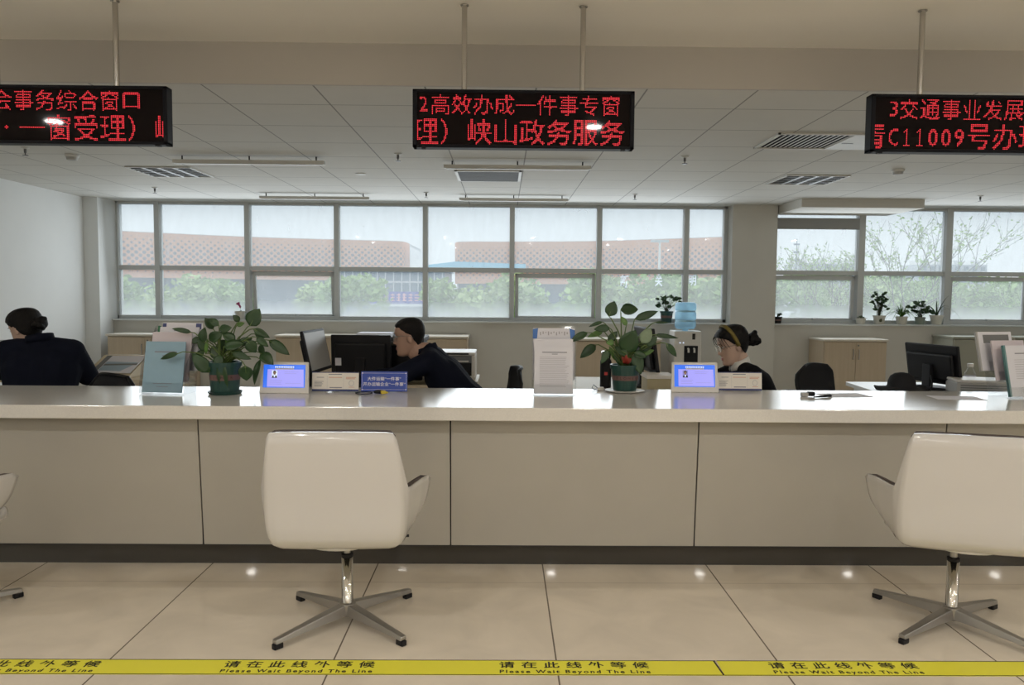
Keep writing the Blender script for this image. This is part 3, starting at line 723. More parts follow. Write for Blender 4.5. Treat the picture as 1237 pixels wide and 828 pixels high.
def card_stand(loc, rz, w_, h, label, kind):
    t = thing('card_stand', label, 'sign', loc, rz, 'small acrylic card stands' if kind == 'white' else None)
    L = Matrix.Rotation(math.radians(-6), 4, 'X')
    MB().box(-w_/2, w_/2, .001, .003, 0, h).box(-w_/2, w_/2, .001, .06, -.001, .002).xform(L).build('acrylic_plate', M['acrylic'], t, world=False)
    if kind == 'white':
        B(-w_/2+.002, w_/2-.002, -.001, .0008, .004, h-.002).xform(L).build('card', M['paper_warm'], t, world=False)
        q = MB(); rect(q, -w_/2+.002, w_/2-.002, .004, .014, -.0014); rect(q, -w_/2+.002, w_/2-.002, h-.006, h-.002, -.0014); q.xform(L).build('blue_border', M['navy_print'], t, world=False)
        q = MB(); lines(q, -.036, .034, h-.017, h-.011, 1, -.0014, .004); lines(q, -.11, -.055, .026, .058, 5, -.0014, .0022, .5); lines(q, -.098, -.06, h-.032, h-.028, 1, -.0014, .003)
        lines(q, -.03, .035, .020, .026, 1, -.0014, .0045); q.xform(L).build('print', M['grey_ink'], t, world=False)
        q = MB(); lines(q, -.035, .035, h-.032, h-.028, 1, -.0014, .003); lines(q, .055, .112, h-.040, h-.026, 2, -.0014, .003, .3); lines(q, .07, .10, .024, .027, 1, -.0014, .002); q.xform(L).build('orange_print', M['red_ink'], t, world=False)
        q = MB()
        for x in (-.043, .043): rect(q, x-.0004, x+.0004, .018, h-.022, -.0014)
        pts = [(.084+.014*math.cos(a*PI/8), .046+.015*math.sin(a*PI/8)) for a in range(16)]
        for (a, c) in zip(pts, pts[1:]+pts[:1]): q.quad((a[0], -.0014, a[1]), (c[0], -.0014, c[1]), (.084+(c[0]-.084)*.86, -.0014, .046+(c[1]-.046)*.86), (.084+(a[0]-.084)*.86, -.0014, .046+(a[1]-.046)*.86))
        q.xform(L).build('dividers_and_ring', M['pale_ink'], t, world=False)
    else:
        B(-w_/2+.002, w_/2-.002, -.001, .0008, .003, h-.001).xform(L).build('card', M['cobalt'], t, world=False)
        q = MB(); q.text('大件运输“一件事”', .0215, Matrix.Translation((0, -.0015, .068)) @ FACE, ax=1.05, bold=.006); q.text('开办运输企业“一件事”', .0215, Matrix.Translation((0, -.0015, .040)) @ FACE, ax=1.05, bold=.006)
        q.xform(L).build('lettering', M['white_ink'], t, world=False, recalc=False)
        q = MB()
        for a in ((-.112, .112, .0125, .0135), (-.112, .112, h-.0105, h-.0095), (-.1165, -.1155, .018, h-.015), (.1155, .1165, .018, h-.015)): rect(q, *a, -.0014)
        for sx, sz in ((-1, 0), (1, 0), (-1, 1), (1, 1)):
            zz = h-.010 if sz else .013; q.quad(*[(sx*(.114+d*.004), -.0014, zz+e*.004) for d, e in ((-1, 0), (0, -1), (1, 0), (0, 1))])
        q.xform(L).build('silver_border', M['white_ink'], t, world=False)
card_stand((-.876, 4.08, CT+.001), math.radians(-1), .248, .106, 'white printed card stand between the left tablet and the blue card', 'white')
card_stand((-.622, 4.088, CT+.001), math.radians(0), .246, .109, 'cobalt blue card stand with two lines of white lettering', 'blue')
card_stand((1.288, 4.215, CT+.001), math.radians(-1), .246, .106, 'white printed card stand in front of the woman with a headband', 'white')

# key fob with a looped cord, stamp and pen, loose sheets
t = thing('key_fob', 'black and yellow key fob on a looped black cord before the blue card', 'key', (-.652, 4.02, CT+.001))
m = MB(); m.tube([(-.665+.042*math.cos(a*PI/10)-.05, 4.02+.045*math.sin(a*PI/10), CT+.0045) for a in range(21)], .0028, 6); m.build('cord', M['black'], t, smooth=True)
MB().ell((-.635, 4.01, CT+.012), (.030, .016, .0105), (0, 0, .3)).build('fob', M['black'], t, smooth=True)
MB().box(-.012, .012, -.010, .010, -.006, .012).box(.012, .024, -.006, .006, -.005, .006).xform(Matrix.Translation((-.612, 3.995, CT+.009)) @ Matrix.Rotation(.5, 4, 'Z')).build('yellow_tag', M['yellow'], t, bevel=.003)
t = thing('desk_stamp', 'small grey and black stamp on the counter near the right chair', 'stamp', (1.572, 4.02, CT))
MB().box(1.548, 1.582, 4.0, 4.03, CT+.001, CT+.022).build('base', M['grey_plastic'], t, bevel=.003)
MB().box(1.580, 1.617, 4.0, 4.03, CT+.004, CT+.026).build('handle', M['black'], t, bevel=.005)
t = thing('pen', 'black pen lying beside the small stamp', 'pen', (1.63, 3.95, CT))
MB().tube([(1.59, 3.955, CT+.006), (1.655, 3.985, CT+.007), (1.70, 4.005, CT+.007)], [.003, .0062, .0062], 8).build('barrel', M['black'], t, smooth=True)
MB().tube([(1.655, 3.982, CT+.0145), (1.695, 4.001, CT+.0145)], .0018, 6).build('clip', M['mid_grey'], t)
for i, (x, y, rz, l) in enumerate(((1.80, 4.08, .1, 'loose white sheet on the counter right of the pen'), (2.35, 4.0, -.12, 'loose white sheet on the counter before the right stand'))):
    MB().box(-.12, .12, -.075, .075, .0005, .0012).xform(Matrix.Translation((x, y, CT)) @ Matrix.Rotation(rz, 4, 'Z')).build('sheet', M['paper']); tag(bpy.data.objects['sheet' if not i else 'sheet.001'], l, 'paper')

# ---------------------------------------------------------------- potted plants on the counter
def counter_plant(loc, px_, k, leaves, pot, label, saucer, rim_z):
    """leaves: (x, z, half length, half width, angle, colour) in picture-like units of k metres around the pot"""
    t = thing('potted_plant', label, 'plant', loc, 0, 'broad leaved plants on the counter')
    rb, rt, h = pot
    MB().lathe([(rb, .012), (rt, h-.022), (rt+.006, h-.022), (rt+.007, h), (rt-.002, h), (rt-.006, h-.02)], n=28, cap=True).build('pot', M['pot_green'], t, world=False, smooth=False)
    MB().lathe([(rt-.008, h-.021), (.0001, h-.016)], n=20, cap=False).build('soil', M['soil'], t, world=False)
    zb0, zb1 = h*.45, h*.62; r0 = rb+(rt-rb)*.47+.0012; r1 = rb+(rt-rb)*.66+.0012
    bnd = MB().lathe([(r0, zb0), (r1, zb1)], n=28, cap=False).build('band', M['pot_band'], t, world=False)
    m = MB()
    for i, c in enumerate('FLOWER'):
        a = -PI/2+(i-2.5)*.30; m.text(c, .020, Matrix.Translation(((r1+.0012)*math.cos(a), (r1+.0012)*math.sin(a), (zb0+zb1)/2)) @ Matrix.Rotation(a+PI/2, 4, 'Z') @ FACE, bold=.003)
    m.build('lettering', M['pot_letters'], bnd, world=False, recalc=False)
    if saucer == 'round': MB().lathe([(rb+.008, .001), (rb+.016, .014), (rb+.013, .014), (rb+.004, .006)], n=28).build('saucer', M['pot_green'], t, world=False)
    else: MB().lathe([(rb+.018, .001), (rb+.044, .010), (rb+.040, .012), (rb+.014, .008)], n=32).build('saucer', M['white_plastic'], t, world=False)
    st = MB(); by = {}; rnd = random.Random(11)
    for i, (x, z, L, W, ang, c) in enumerate(leaves):
        a = math.radians(ang); X, Z = (x-px_)*k, (rim_z-z)*k+h
        L *= k; W *= k
        yy = rnd.uniform(-.09, .06)*(1 if c != 'f' else 0)-(.06 if c == 'f' else 0)
        ax = Vector((math.cos(a), rnd.uniform(-.25, .25), math.sin(a))).normalized()
        # the stalk joins the end of the leaf nearer to the middle of the pot
        c0 = Vector((X, yy, Z)); e1, e2 = c0-ax*L, c0+ax*L
        org = Vector((rnd.uniform(-.025, .025), rnd.uniform(-.03, .03), h-.02))
        tgt = Vector((0, 0, h+.04))
        base, tip = (e1, e2) if (e1-tgt).length < (e2-tgt).length else (e2, e1)
        if base.z < .006: base.z = .006
        if tip.z < .006: tip.z = .006
        by.setdefault({'f': 'leaf', 'd': 'leaf', 'l': 'leaf_light', 'g': 'leaf_grey'}[c], MB()).leaf(base, tip, 2*W, (rnd.uniform(-.3, .3), -1, rnd.uniform(.05, .5)), bend=rnd.uniform(-.02, .10), fold=rnd.uniform(.1, .3))
        mid = org.lerp(base, .55)+Vector((0, 0, .25*(base-org).length*(.6 if base.z > h else 1.0)))
        st.tube([org, org.lerp(mid, .5)+Vector((0, 0, .01)), mid, base.lerp(mid, .25)+Vector((0, 0, .008)), base, base.lerp(tip, .5)+Vector((0, .002, 0))], [.0042, .004, .0035, .003, .0026, .0012], 6)
    st.build('stalks', M['stem'], t, world=False, smooth=True)
    for kx, mb in by.items(): mb.build({'leaf': 'leaves', 'leaf_light': 'young_leaves', 'leaf_grey': 'pale_leaves'}[kx], M[kx], t, world=False, smooth=True, solid=.0008, recalc=False)
    return t
P1 = [(840, 255, 60, 52, 60, 'd'), (385, 340, 58, 16, -12, 'd'), (445, 405, 38, 22, 20, 'd'), (340, 492, 60, 19, 18, 'd'), (560, 295, 42, 26, -55, 'd'), (600, 285, 40, 23, -30, 'd'), (697, 265, 28, 20, -50, 'd'),
      (560, 360, 45, 32, 85, 'd'), (685, 322, 40, 26, 10, 'd'), (895, 350, 55, 23, -30, 'd'), (850, 370, 42, 20, -15, 'd'), (840, 430, 43, 36, -60, 'd'), (905, 400, 46, 22, -40, 'd'), (980, 440, 75, 33, -38, 'd'),
      (640, 440, 55, 45, 0, 'd'), (740, 420, 60, 35, 10, 'd'), (530, 530, 75, 42, -50, 'd'), (590, 530, 50, 35, 60, 'd'), (905, 510, 55, 36, -40, 'd'), (800, 590, 48, 44, 90, 'd'), (850, 590, 80, 22, 78, 'd'),
      (665, 612, 95, 34, -82, 'f'), (520, 425, 42, 24, -60, 'd'), (780, 485, 60, 22, -20, 'd'), (500, 490, 45, 24, 45, 'd'), (740, 300, 26, 14, 20, 'l'), (690, 390, 40, 14, 100, 'l'), (620, 370, 48, 34, 30, 'd'), (700, 370, 46, 30, -30, 'd'), (600, 470, 46, 34, -60, 'd'), (700, 480, 48, 34, -20, 'd'), (790, 400, 46, 26, 25, 'd'), (640, 520, 40, 30, -90, 'd'), (870, 460, 40, 22, -70, 'd'), (560, 430, 50, 12, 80, 'l'), (600, 400, 45, 12, 70, 'l')]
counter_plant((-1.418, 3.99, CT), 645, .000835, P1, (.070, .078, .165), 'leafy plant in a dark green pot beside the blue booklet stand', 'round', 528)
P2 = [(642, 162, 46, 36, 70, 'd'), (747, 168, 52, 36, 2, 'd'), (855, 200, 75, 24, 18, 'd'), (705, 230, 30, 16, -60, 'l'), (553, 252, 42, 11, 20, 'd'), (585, 275, 45, 22, 5, 'd'), (560, 312, 50, 17, 20, 'l'), (452, 322, 56, 21, 28, 'd'),
      (735, 340, 70, 58, 60, 'd'), (630, 352, 24, 18, 0, 'l'), (520, 412, 60, 29, 40, 'd'), (600, 430, 46, 21, 60, 'd'), (830, 310, 50, 34, 60, 'g'), (840, 370, 46, 38, 0, 'd'), (965, 320, 75, 13, -8, 'd'), (970, 390, 52, 20, -50, 'd'),
      (917, 238, 40, 8, 0, 'd'), (790, 470, 62, 34, -75, 'f'), (850, 410, 42, 19, 20, 'l'), (690, 395, 42, 25, -30, 'd'), (690, 440, 46, 30, -50, 'd'), (770, 380, 46, 34, 30, 'd'), (650, 320, 40, 22, 50, 'd'), (860, 340, 40, 26, 40, 'd'), (760, 410, 40, 14, 60, 'l'), (660, 420, 50, 16, 120, 'l'), (800, 420, 40, 25, -20, 'd')]
pl = counter_plant((.655, 4.165, CT), 727, .00094, P2, (.062, .074, .148), 'leafy plant with tall round leaves in a dark green pot on a white saucer', 'wide', 480)
m = MB()
for a in range(7): m.leaf((.0, -.03, .155), (.032*math.cos(a*.9), -.04+.02*math.sin(a*.9), .185+.012*(a % 3)), .022, (0, -1, .4))
m.build('red_bracts', M['red_bract'], pl, world=False, smooth=True, solid=.0008)

# ---------------------------------------------------------------- furniture along the window wall
def cabinet(x0, x1, y0, y1, h, label, split, m, mt, group, lock=True):
    t = thing('low_cabinet', label, 'cabinet', ((x0+x1)/2, (y0+y1)/2, 0), 0, group)
    B(x0, x1, y0+.02, y1, .06, h-.025).build('body', m, t, bevel=.002)
    B(x0+.02, x1-.02, y0+.05, y1-.02, 0, .06).build('plinth', M['mid_grey'], t)
    B(x0-.012, x1+.012, y0-.012, y1, h-.025, h).build('top', mt, t, bevel=.003)
    e = [x0+.006]+list(split)+[x1-.006]
    for i in range(len(e)-1):
        dr = B(e[i]+.002, e[i+1]-.002, y0, y0+.018, .07, h-.035).build('door', m, t, bevel=.0015)
        hx = e[i+1]-.035 if i % 2 == 0 else e[i]+.035
        MB().tube([(hx, y0-.001, h-.24), (hx, y0-.022, h-.235), (hx, y0-.022, h-.125), (hx, y0-.001, h-.12)], .005, 8).build('handle', M['brushed'], dr)
        if lock and i % 2: MB().lathe([(.010, 0), (.010, .004)], n=12).xform(Matrix.Translation((e[i]+.03, y0, h-.075)) @ Matrix.Rotation(PI/2, 4, 'X')).build('lock', M['mid_grey'], dr)
    return t
W_ = 'pale oak cabinets along the window wall'
cabinet(-4.72, -3.80, 9.36, 9.83, .79, 'low oak cabinet in the left corner beside the pilaster', [-4.27], M['cab_wood'], M['cab_top'], W_)
cabinet(-2.72, -1.60, 9.36, 9.83, .79, 'low oak cabinet right of the left plant, behind the tilted monitor', [-2.16], M['cab_wood'], M['cab_top'], W_)
cabinet(-1.57, -.43, 9.36, 9.83, .79, 'low oak cabinet behind the man in glasses', [-1.0], M['cab_wood'], M['cab_top'], W_)
cabinet(.885, 1.90, 9.36, 9.83, .775, 'low oak cabinet behind the plant with tall round leaves', [1.40], M['cab_wood'], M['cab_top'], W_)
cabinet(3.87, 4.635, 9.36, 9.83, .788, 'two door oak cabinet standing alone below the window plants', [4.255], M['cab_wood'], M['cab_top'], W_)
cabinet(5.44, 6.62, 9.36, 9.83, .83, 'grey green cabinet behind the right monitor', [6.03], M['cab_grey'], M['cab_grey'], None)

t = thing('water_dispenser', 'white water dispenser carrying a blue bottle by the column', 'water dispenser', (2.21, 9.45, 0))
m = B(2.05, 2.375, 9.32, 9.62, .02, .875); m.build('body', M['white_plastic'], t, bevel=.012)
B(2.17, 2.335, 9.312, 9.325, .44, .70).build('tap_recess', M['black'], t, bevel=.004)
for x in (2.215, 2.285): MB().tube([(x, 9.31, .665), (x, 9.285, .665), (x, 9.28, .62)], .012, 8).build('tap', M['white_plastic'], t)
B(2.18, 2.325, 9.27, 9.32, .44, .455).build('drip_tray', M['mid_grey'], t)
B(2.265, 2.30, 9.316, 9.322, .775, .845).build('switch_panel', M['ink'], t)
for x in (2.12, 2.16): MB().lathe([(.008, 0), (.008, .004)], n=10).xform(Matrix.Translation((x, 9.32, .735)) @ Matrix.Rotation(PI/2, 4, 'X')).build('indicator', M['screen_white'], t)
B(2.07, 2.355, 9.314, 9.324, .05, .42).build('door', M['grey_plastic'], t, bevel=.003)
t = thing('water_bottle', 'large blue water bottle upside down on the dispenser', 'water bottle', (2.208, 9.45, .876))
prof = [(.03, 0), (.035, .012), (.11, .03), (.126, .05), (.127, .10), (.119, .112), (.119, .128), (.127, .14), (.127, .215), (.119, .227), (.119, .243), (.127, .255), (.127, .31), (.118, .335), (.10, .342)]
MB().lathe(prof, n=28).build('bottle', M['water_bottle'], t, world=False, smooth=True)
m = MB()
for z in (.12, .235): m.lathe([(.1195, z-.009), (.1215, z), (.1195, z+.009)], n=28, cap=False)
m.lathe([(.105, .02), (.112, .028)], n=28, cap=False)
m.build('ribs', M['water_blue'], t, world=False, smooth=True)


# ---------------------------------------------------------------- plants on the window sills
SZ = .955
def sill_pot(loc, r0, r1, h, m, label, cat='plant', nm='potted_plant', band=None):
    t = thing(nm, label, cat, loc, 0, 'plants on the window sills')
    MB().lathe([(r0, .001), (r1, h*.85), (r1+.006, h*.86), (r1+.006, h), (r1-.004, h), (r1-.006, h*.9)], n=20).build('pot', m, t, world=False)
    MB().lathe([(r1-.007, h*.9), (.0001, h*.92)], n=16, cap=False).build('soil', M['soil'], t, world=False)
    if band: MB().lathe([(r0+(r1-r0)*.5+.001, h*.42), (r0+(r1-r0)*.75+.001, h*.62)], n=20, cap=False).build('band', band, t, world=False)
    return t
def bush(t, z0, n, R, H, lw, ll, m, sm, seed, droop=0, upright=.5):
    rnd = random.Random(seed); lf = MB(); st = MB()
    for i in range(n):
        a = rnd.uniform(0, 2*PI); rr = R*math.sqrt(rnd.random()); hh = H*rnd.uniform(.25, 1)
        e = Vector((rr*math.cos(a), rr*math.sin(a)*.55, z0+hh)); o = Vector((rnd.uniform(-.012, .012), rnd.uniform(-.012, .012), z0-.01))
        st.tube([o, o.lerp(e, .5)+Vector((0, 0, .02)), e], [.0028, .0022, .0014], 5)
        for q in range(2):
            d = Vector((math.cos(a+rnd.uniform(-1, 1)), rnd.uniform(-.6, .6), rnd.uniform(-.3, 1)*upright-droop)).normalized()
            lf.leaf(e, e+d*ll*rnd.uniform(.7, 1.2), lw*rnd.uniform(.8, 1.2), (rnd.uniform(-.5, .5), -1, rnd.uniform(0, 1)), bend=.08)
    st.build('stems', sm, t, world=False); lf.build('leaves', m, t, world=False, smooth=True, solid=.0006, recalc=False)
def blades(t, z0, n, L, wd, spread, m, seed, arch=.5):
    rnd = random.Random(seed); lf = MB()
    for i in range(n):
        a = rnd.uniform(0, 2*PI); s = spread*rnd.uniform(.3, 1); ln = L*rnd.uniform(.7, 1.1); pts = []
        for k in range(8):
            f = k/7; pts.append(Vector((math.cos(a)*s*f*ln*1.0, math.sin(a)*s*f*ln*.5, z0+ln*(f-arch*s*f*f*1.3))))
        rows = []
        for k, p in enumerate(pts):
            ww = wd*.5*(1-(k/7)**2*.95); b = Vector((-math.sin(a), math.cos(a), .0))*.6+Vector((math.cos(a), 0, 0))*.15+Vector((.5, 0, 0))
            b.normalize(); rows.append((lf.bm.verts.new(p-b*ww), lf.bm.verts.new(p+b*ww)))
        for p, q in zip(rows, rows[1:]): lf.bm.faces.new((p[0], p[1], q[1], q[0]))
    lf.build('leaves', m, t, world=False, smooth=True, solid=.0008, recalc=False)
t = sill_pot((-3.30, 9.86, SZ), .046, .060, .105, M['pot_white'], 'small orchid with magenta flowers in a white pot on the left sill')
m = MB(); m.leaf((0, 0, .08), (-.085, -.01, .075), .035, (0, -.4, 1)); m.leaf((0, 0, .08), (.075, -.01, .09), .035, (0, -.4, 1)); m.leaf((0, 0, .08), (.03, -.03, .115), .03, (0, -1, .4)); m.build('leaves', M['leaf'], t, world=False, smooth=True, solid=.001, recalc=False)
MB().tube([(0, 0, .08), (.005, 0, .14), (-.005, 0, .18), (-.03, -.005, .20)], .002, 6).build('flower_stem', M['stem'], t, world=False)
m = MB()
for cx, cz in ((-.03, .195), (-.005, .178), (-.012, .205), (.004, .16)):
    for a in range(5): m.leaf((cx, -.01, cz), (cx+.018*math.cos(a*1.257), -.014, cz+.018*math.sin(a*1.257)), .015, (0, -1, 0))
m.build('flowers', M['petal'], t, world=False, solid=.0006, recalc=False)
t = sill_pot((2.06, 9.845, SZ), .062, .078, .145, M['pot_green'], 'glossy plant in a dark green pot left of the blue water bottle', band=M['pot_band']); bush(t, .14, 24, .15, .18, .036, .062, M['leaf'], M['dark_stem'], 3)
t = sill_pot((3.47, 9.86, SZ), .045, .055, .085, M['black'], 'tiny plant in a black pot in the corner by the column', band=M['pot_band']); bush(t, .08, 8, .04, .05, .016, .028, M['leaf'], M['dark_stem'], 4)
t = sill_pot((4.53, 9.86, SZ), .048, .06, .075, M['pot_white'], 'low succulent in a small white pot, leftmost on the right sill'); bush(t, .07, 9, .03, .025, .014, .024, M['leaf_grey'], M['stem'], 5)
t = sill_pot((4.765, 9.86, SZ), .055, .072, .11, M['pot_white'], 'tall climbing plant on two sticks in a white pot with a leaf motif')
bush(t, .10, 30, .085, .29, .034, .052, M['leaf'], M['dark_stem'], 6)
MB().tube([(-.03, 0, .09), (-.035, 0, .42)], .003, 6).tube([(.03, 0, .09), (.035, 0, .40)], .003, 6).build('support_sticks', M['dark_stem'], t, world=False)
MB().leaf((-.028, -.078, .03), (-.005, -.075, .075), .04, (0, -1, 0), bend=0, fold=0).build('leaf_motif', M['dark_stem'], t, world=False)
t = sill_pot((5.05, 9.86, SZ), .056, .07, .10, M['pot_white'], 'spider plant with thin pale leaves in a cream pot'); blades(t, .09, 64, .30, .012, 1.0, M['leaf_light'], 7, .95)
MB().tube([(0, 0, .09), (.01, 0, .20), (-.01, -.01, .29), (.0, -.01, .34)], .0022, 6).build('runner', M['stem'], t, world=False)
t = sill_pot((5.285, 9.86, SZ), .055, .06, .095, M['pot_grey'], 'bushy dark plant in a grey green pot'); bush(t, .09, 28, .13, .19, .040, .065, M['leaf'], M['dark_stem'], 8)
t = sill_pot((5.495, 9.86, SZ), .058, .078, .12, M['pot_white'], 'plant with long arching strap leaves in a cream pot, rightmost on the sill'); blades(t, .11, 14, .42, .020, 1.05, M['leaf'], 12, .85)

# ---------------------------------------------------------------- desks and equipment behind the counter
def desk(pts, z, label, m, legs, th=.025):
    cx = sum(p[0] for p in pts)/len(pts); cy = sum(p[1] for p in pts)/len(pts)
    t = thing('office_desk', label, 'desk', (cx, cy, 0), 0, None)
    MB().prism(pts, 'z', z-th, z).build('desktop', m, t, bevel=.002)
    for (x0, x1, y0, y1) in legs: B(x0, x1, y0, y1, 0, z-th).build('leg', m, t, bevel=.002)
    return t
desk([(-1.55, 4.62), (-.74, 4.62), (-.74, 5.28), (-.17, 5.28), (-.17, 5.76), (-1.55, 5.76)], .715, 'pale L shaped desk of the man in glasses, below the white printer', M['desk'], [(-1.53, -1.50, 4.66, 5.72), (-.205, -.175, 5.30, 5.74), (-.80, -.76, 5.70, 5.74)])
desk([(-4.7, 5.12), (-2.28, 5.12), (-2.28, 5.85), (-4.7, 5.85)], .735, 'pale desk of the woman with the hair bun in the navy jacket', M['desk'], [(-2.32, -2.29, 5.15, 5.82), (-4.69, -4.66, 5.15, 5.82)])
desk([(.30, 4.62), (1.33, 4.62), (1.33, 5.6), (.30, 5.6)], .72, 'pale desk behind the middle plant, in front of the woman with a headband', M['desk'], [(.31, .34, 4.65, 5.57), (.95, .98, 5.5, 5.57)])
desk([(2.26, 4.52), (3.9, 4.52), (3.9, 5.26), (2.33, 5.26)], .735, 'white desk at right with the black sun hat on it', M['desk_white'], [(2.36, 2.39, 4.6, 5.2), (3.84, 3.87, 4.55, 5.22)])

def monitor(loc, rz, w_, h, label, zc, lean=8, sticker=False, screen=None):
    t = thing('monitor', label, 'monitor', loc, rz, 'black office monitors')
    Fm = Matrix.Translation((0, 0, zc)) @ Matrix.Rotation(math.radians(-lean), 4, 'X')
    MB().box(-w_/2, w_/2, -.012, .010, -h/2, h/2).xform(Fm).build('casing', M['black'], t, world=False, bevel=.006)
    MB().prism([(-w_/2+.03, -h/2+.03), (w_/2-.03, -h/2+.03), (w_/2-.03, h/2-.05), (-w_/2+.03, h/2-.05)], 'y', .008, .034).xform(Fm).build('rear_cover', M['black'], t, world=False, bevel=.014)
    MB().box(-w_/2+.015, w_/2-.015, -.0135, -.012, -h/2+.02, h/2-.015).xform(Fm).build('screen', screen or M['mid_grey'], t, world=False)
    MB().box(-.035, .035, .022, .050, .012-0, zc).build('stand_neck', M['black'], t, world=False, bevel=.006)
    MB().lathe([(.115, .001), (.115, .010), (.09, .016)], (0, .02, 0), 28).build('stand_base', M['black'], t, world=False)
    if sticker: MB().box(w_/2-.075, w_/2-.035, .0345, .0352, -.05, .0).xform(Fm).build('label_sticker', M['paper'], t, world=False)
    return t
monitor((-1.165, 4.88, .716), math.radians(86), .42, .265, 'tilted monitor seen from the side, right of the lit name tablet', .235, 12, screen=M['grey_plastic'])  # glare on this screen is put into its pale grey colour
monitor((-.935, 5.16, .716), math.radians(176), .40, .30, 'black monitor with its back to the counter beside the man in glasses', .17, 3, True)
monitor((.93, 5.05, .721), math.radians(95), .44, .29, 'black monitor edge on, half hidden by the middle plant', .24, 8)
monitor((2.72, 4.90, .736), math.radians(104), .43, .25, 'black monitor showing its back on the white desk at right', .158, 10)
# power cable of the right monitor
tag(MB().tube([(2.655, 4.80, .83), (2.645, 4.765, .79), (2.625, 4.74, .75), (2.60, 4.70, .739), (2.50, 4.66, .739)], .004, 8).build('monitor_cable', M['black'], smooth=True), 'black cable hanging behind the right monitor', 'cable')

t = thing('printer', 'black multifunction printer with a paper tray, touching the face of the man in glasses', 'printer', (-.72, 5.5, .716))
B(-.90, -.55, 5.33, 5.70, .717, .97).build('body', M['black'], t, bevel=.01)
B(-.91, -.54, 5.34, 5.71, .972, 1.012).build('scanner_lid', M['black'], t, bevel=.008)
MB().quad((-.83, 5.325, .965), (-.66, 5.325, .955), (-.62, 5.20, .985), (-.80, 5.20, .998)).build('paper_tray', M['grey_plastic'], t, solid=.004)
MB().box(-.86, -.82, 5.318, 5.33, .985, 1.008).build('control_panel', M['white_metal'], t)
t = thing('printer', 'white desktop printer with a dark front on the wooden table behind the man in glasses', 'printer', (-.38, 5.5, .716))
m = MB(); m.box(-.585, -.19, 5.36, 5.70, .885, .908).box(-.585, -.19, 5.36, 5.70, .718, .745).box(-.585, -.565, 5.36, 5.70, .745, .885).box(-.215, -.19, 5.36, 5.70, .745, .885).box(-.56, -.22, 5.50, 5.70, .745, .885); m.build('body', M['white_plastic'], t, bevel=.006)
B(-.565, -.215, 5.365, 5.5, .835, .883).build('front_panel', M['mid_grey'], t, bevel=.003)
B(-.43, -.235, 5.355, 5.37, .893, .904).build('display_strip', M['ink'], t)
B(-.44, -.235, 5.355, 5.372, .842, .852).build('output_slot', M['white_plastic'], t)
B(-.565, -.215, 5.372, 5.5, .77, .832).build('cartridge_door', M['black'], t, bevel=.003)
B(-.565, -.215, 5.37, 5.45, .746, .766).build('paper_cassette', M['black'], t, bevel=.002)
t = thing('printer', 'grey printer stacked with papers at the left edge of the view', 'printer', (-3.7, 5.55, .736))
B(-4.0, -3.47, 5.38, 5.80, .737, .79).build('base', M['grey_plastic'], t, bevel=.006)
B(-3.99, -3.46, 5.37, 5.80, .79, .80).build('gap_strip', M['black'], t)
m = MB(); rnd = random.Random(2)
for k in range(6): m.box(-3.98, -3.50+rnd.uniform(-.02, .04), 5.36, 5.76, .802+k*.0125, .802+k*.0125+.0115)
m.build('paper_trays', M['grey_plastic'], t)
B(-3.97, -3.45, 5.35, 5.72, .878, .884).build('top_sheet', M['paper'], t)
B(-4.0, -3.44, 5.37, 5.80, .888, .925).build('scanner', M['black'], t, bevel=.006)
B(-3.98, -3.46, 5.38, 5.79, .926, .945).build('lid', M['grey_plastic'], t, bevel=.006)
t = thing('document_holder', 'pale wooden document holder right of the woman in the navy jacket', 'document holder', (-2.52, 5.3, .736))
MB().prism([(5.14, .736), (5.50, .736), (5.50, .865), (5.47, .865)], 'x', -2.78, -2.47).build('wedge', M['desk'], t, bevel=.003)
Fd = Matrix.Translation((-2.60, 5.20, .765)) @ Matrix.Rotation(math.radians(-.6), 4, 'Z') @ Matrix.Rotation(math.radians(21.5), 4, 'X')
t = thing('picture_booklet', 'glossy blue and white picture booklet lying on the wooden document holder', 'booklet', (-2.6, 5.2, .765))
MB().box(-.14, .125, 0, .25, .002, .007).xform(Fd).build('cover', M['paper'], t)
MB().box(-.14, -.105, -.001, .251, .0015, .008).xform(Fd).build('spine', M['mid_grey'], t)
m = MB(); m.quad((-.10, .03, .0075), (.05, .02, .0075), (.12, .15, .0075), (-.10, .16, .0075)); m.xform(Fd).build('blue_picture', M['picture'], t)
m = MB(); m.quad((-.10, .10, .008), (.12, .11, .008), (.12, .135, .008), (-.10, .125, .008)); m.xform(Fd).build('dark_line', M['mid_grey'], t)
t = thing('carton', 'buff carton on the desk between the middle plant and the right name tablet', 'box', (.94, 4.72, .721))
B(.868, 1.03, 4.66, 4.86, .722, .825).build('carton_body', M['yellow_box'], t, bevel=.003)
B(.862, 1.036, 4.654, 4.866, .812, .832).build('carton_lid', M['paper_warm'], t, bevel=.002)
t = thing('thermos_flask', 'dark thermos flask with a red badge behind the middle plant', 'flask', (.655, 4.95, .721))
MB().lathe([(.034, .001), (.036, .01), (.036, .17), (.030, .185), (.028, .19)], (.655, 4.95, .721), 20).build('body', M['black'], t, smooth=False, bevel=.002)
MB().lathe([(.030, .19), (.031, .225), (.026, .235)], (.655, 4.95, .721), 20).build('cap', M['chrome'], t)
B(.642, .662, 4.911, 4.916, .805, .825).build('badge', M['red'], t)
t = thing('cable_plug', 'white plug with a looped cable left of the middle plant saucer', 'plug', (.50, 4.23, CT))
MB().box(.515, .55, 4.215, 4.24, CT+.001, CT+.018).build('plug_body', M['white_plastic'], t, bevel=.003)
MB().tube([(.52, 4.228, CT+.01), (.495, 4.235, CT+.03), (.487, 4.235, CT+.012), (.50, 4.24, CT+.004), (.53, 4.26, CT+.004), (.60, 4.27, CT+.004)], .0025, 6).build('cable', M['mid_grey'], t, smooth=True)
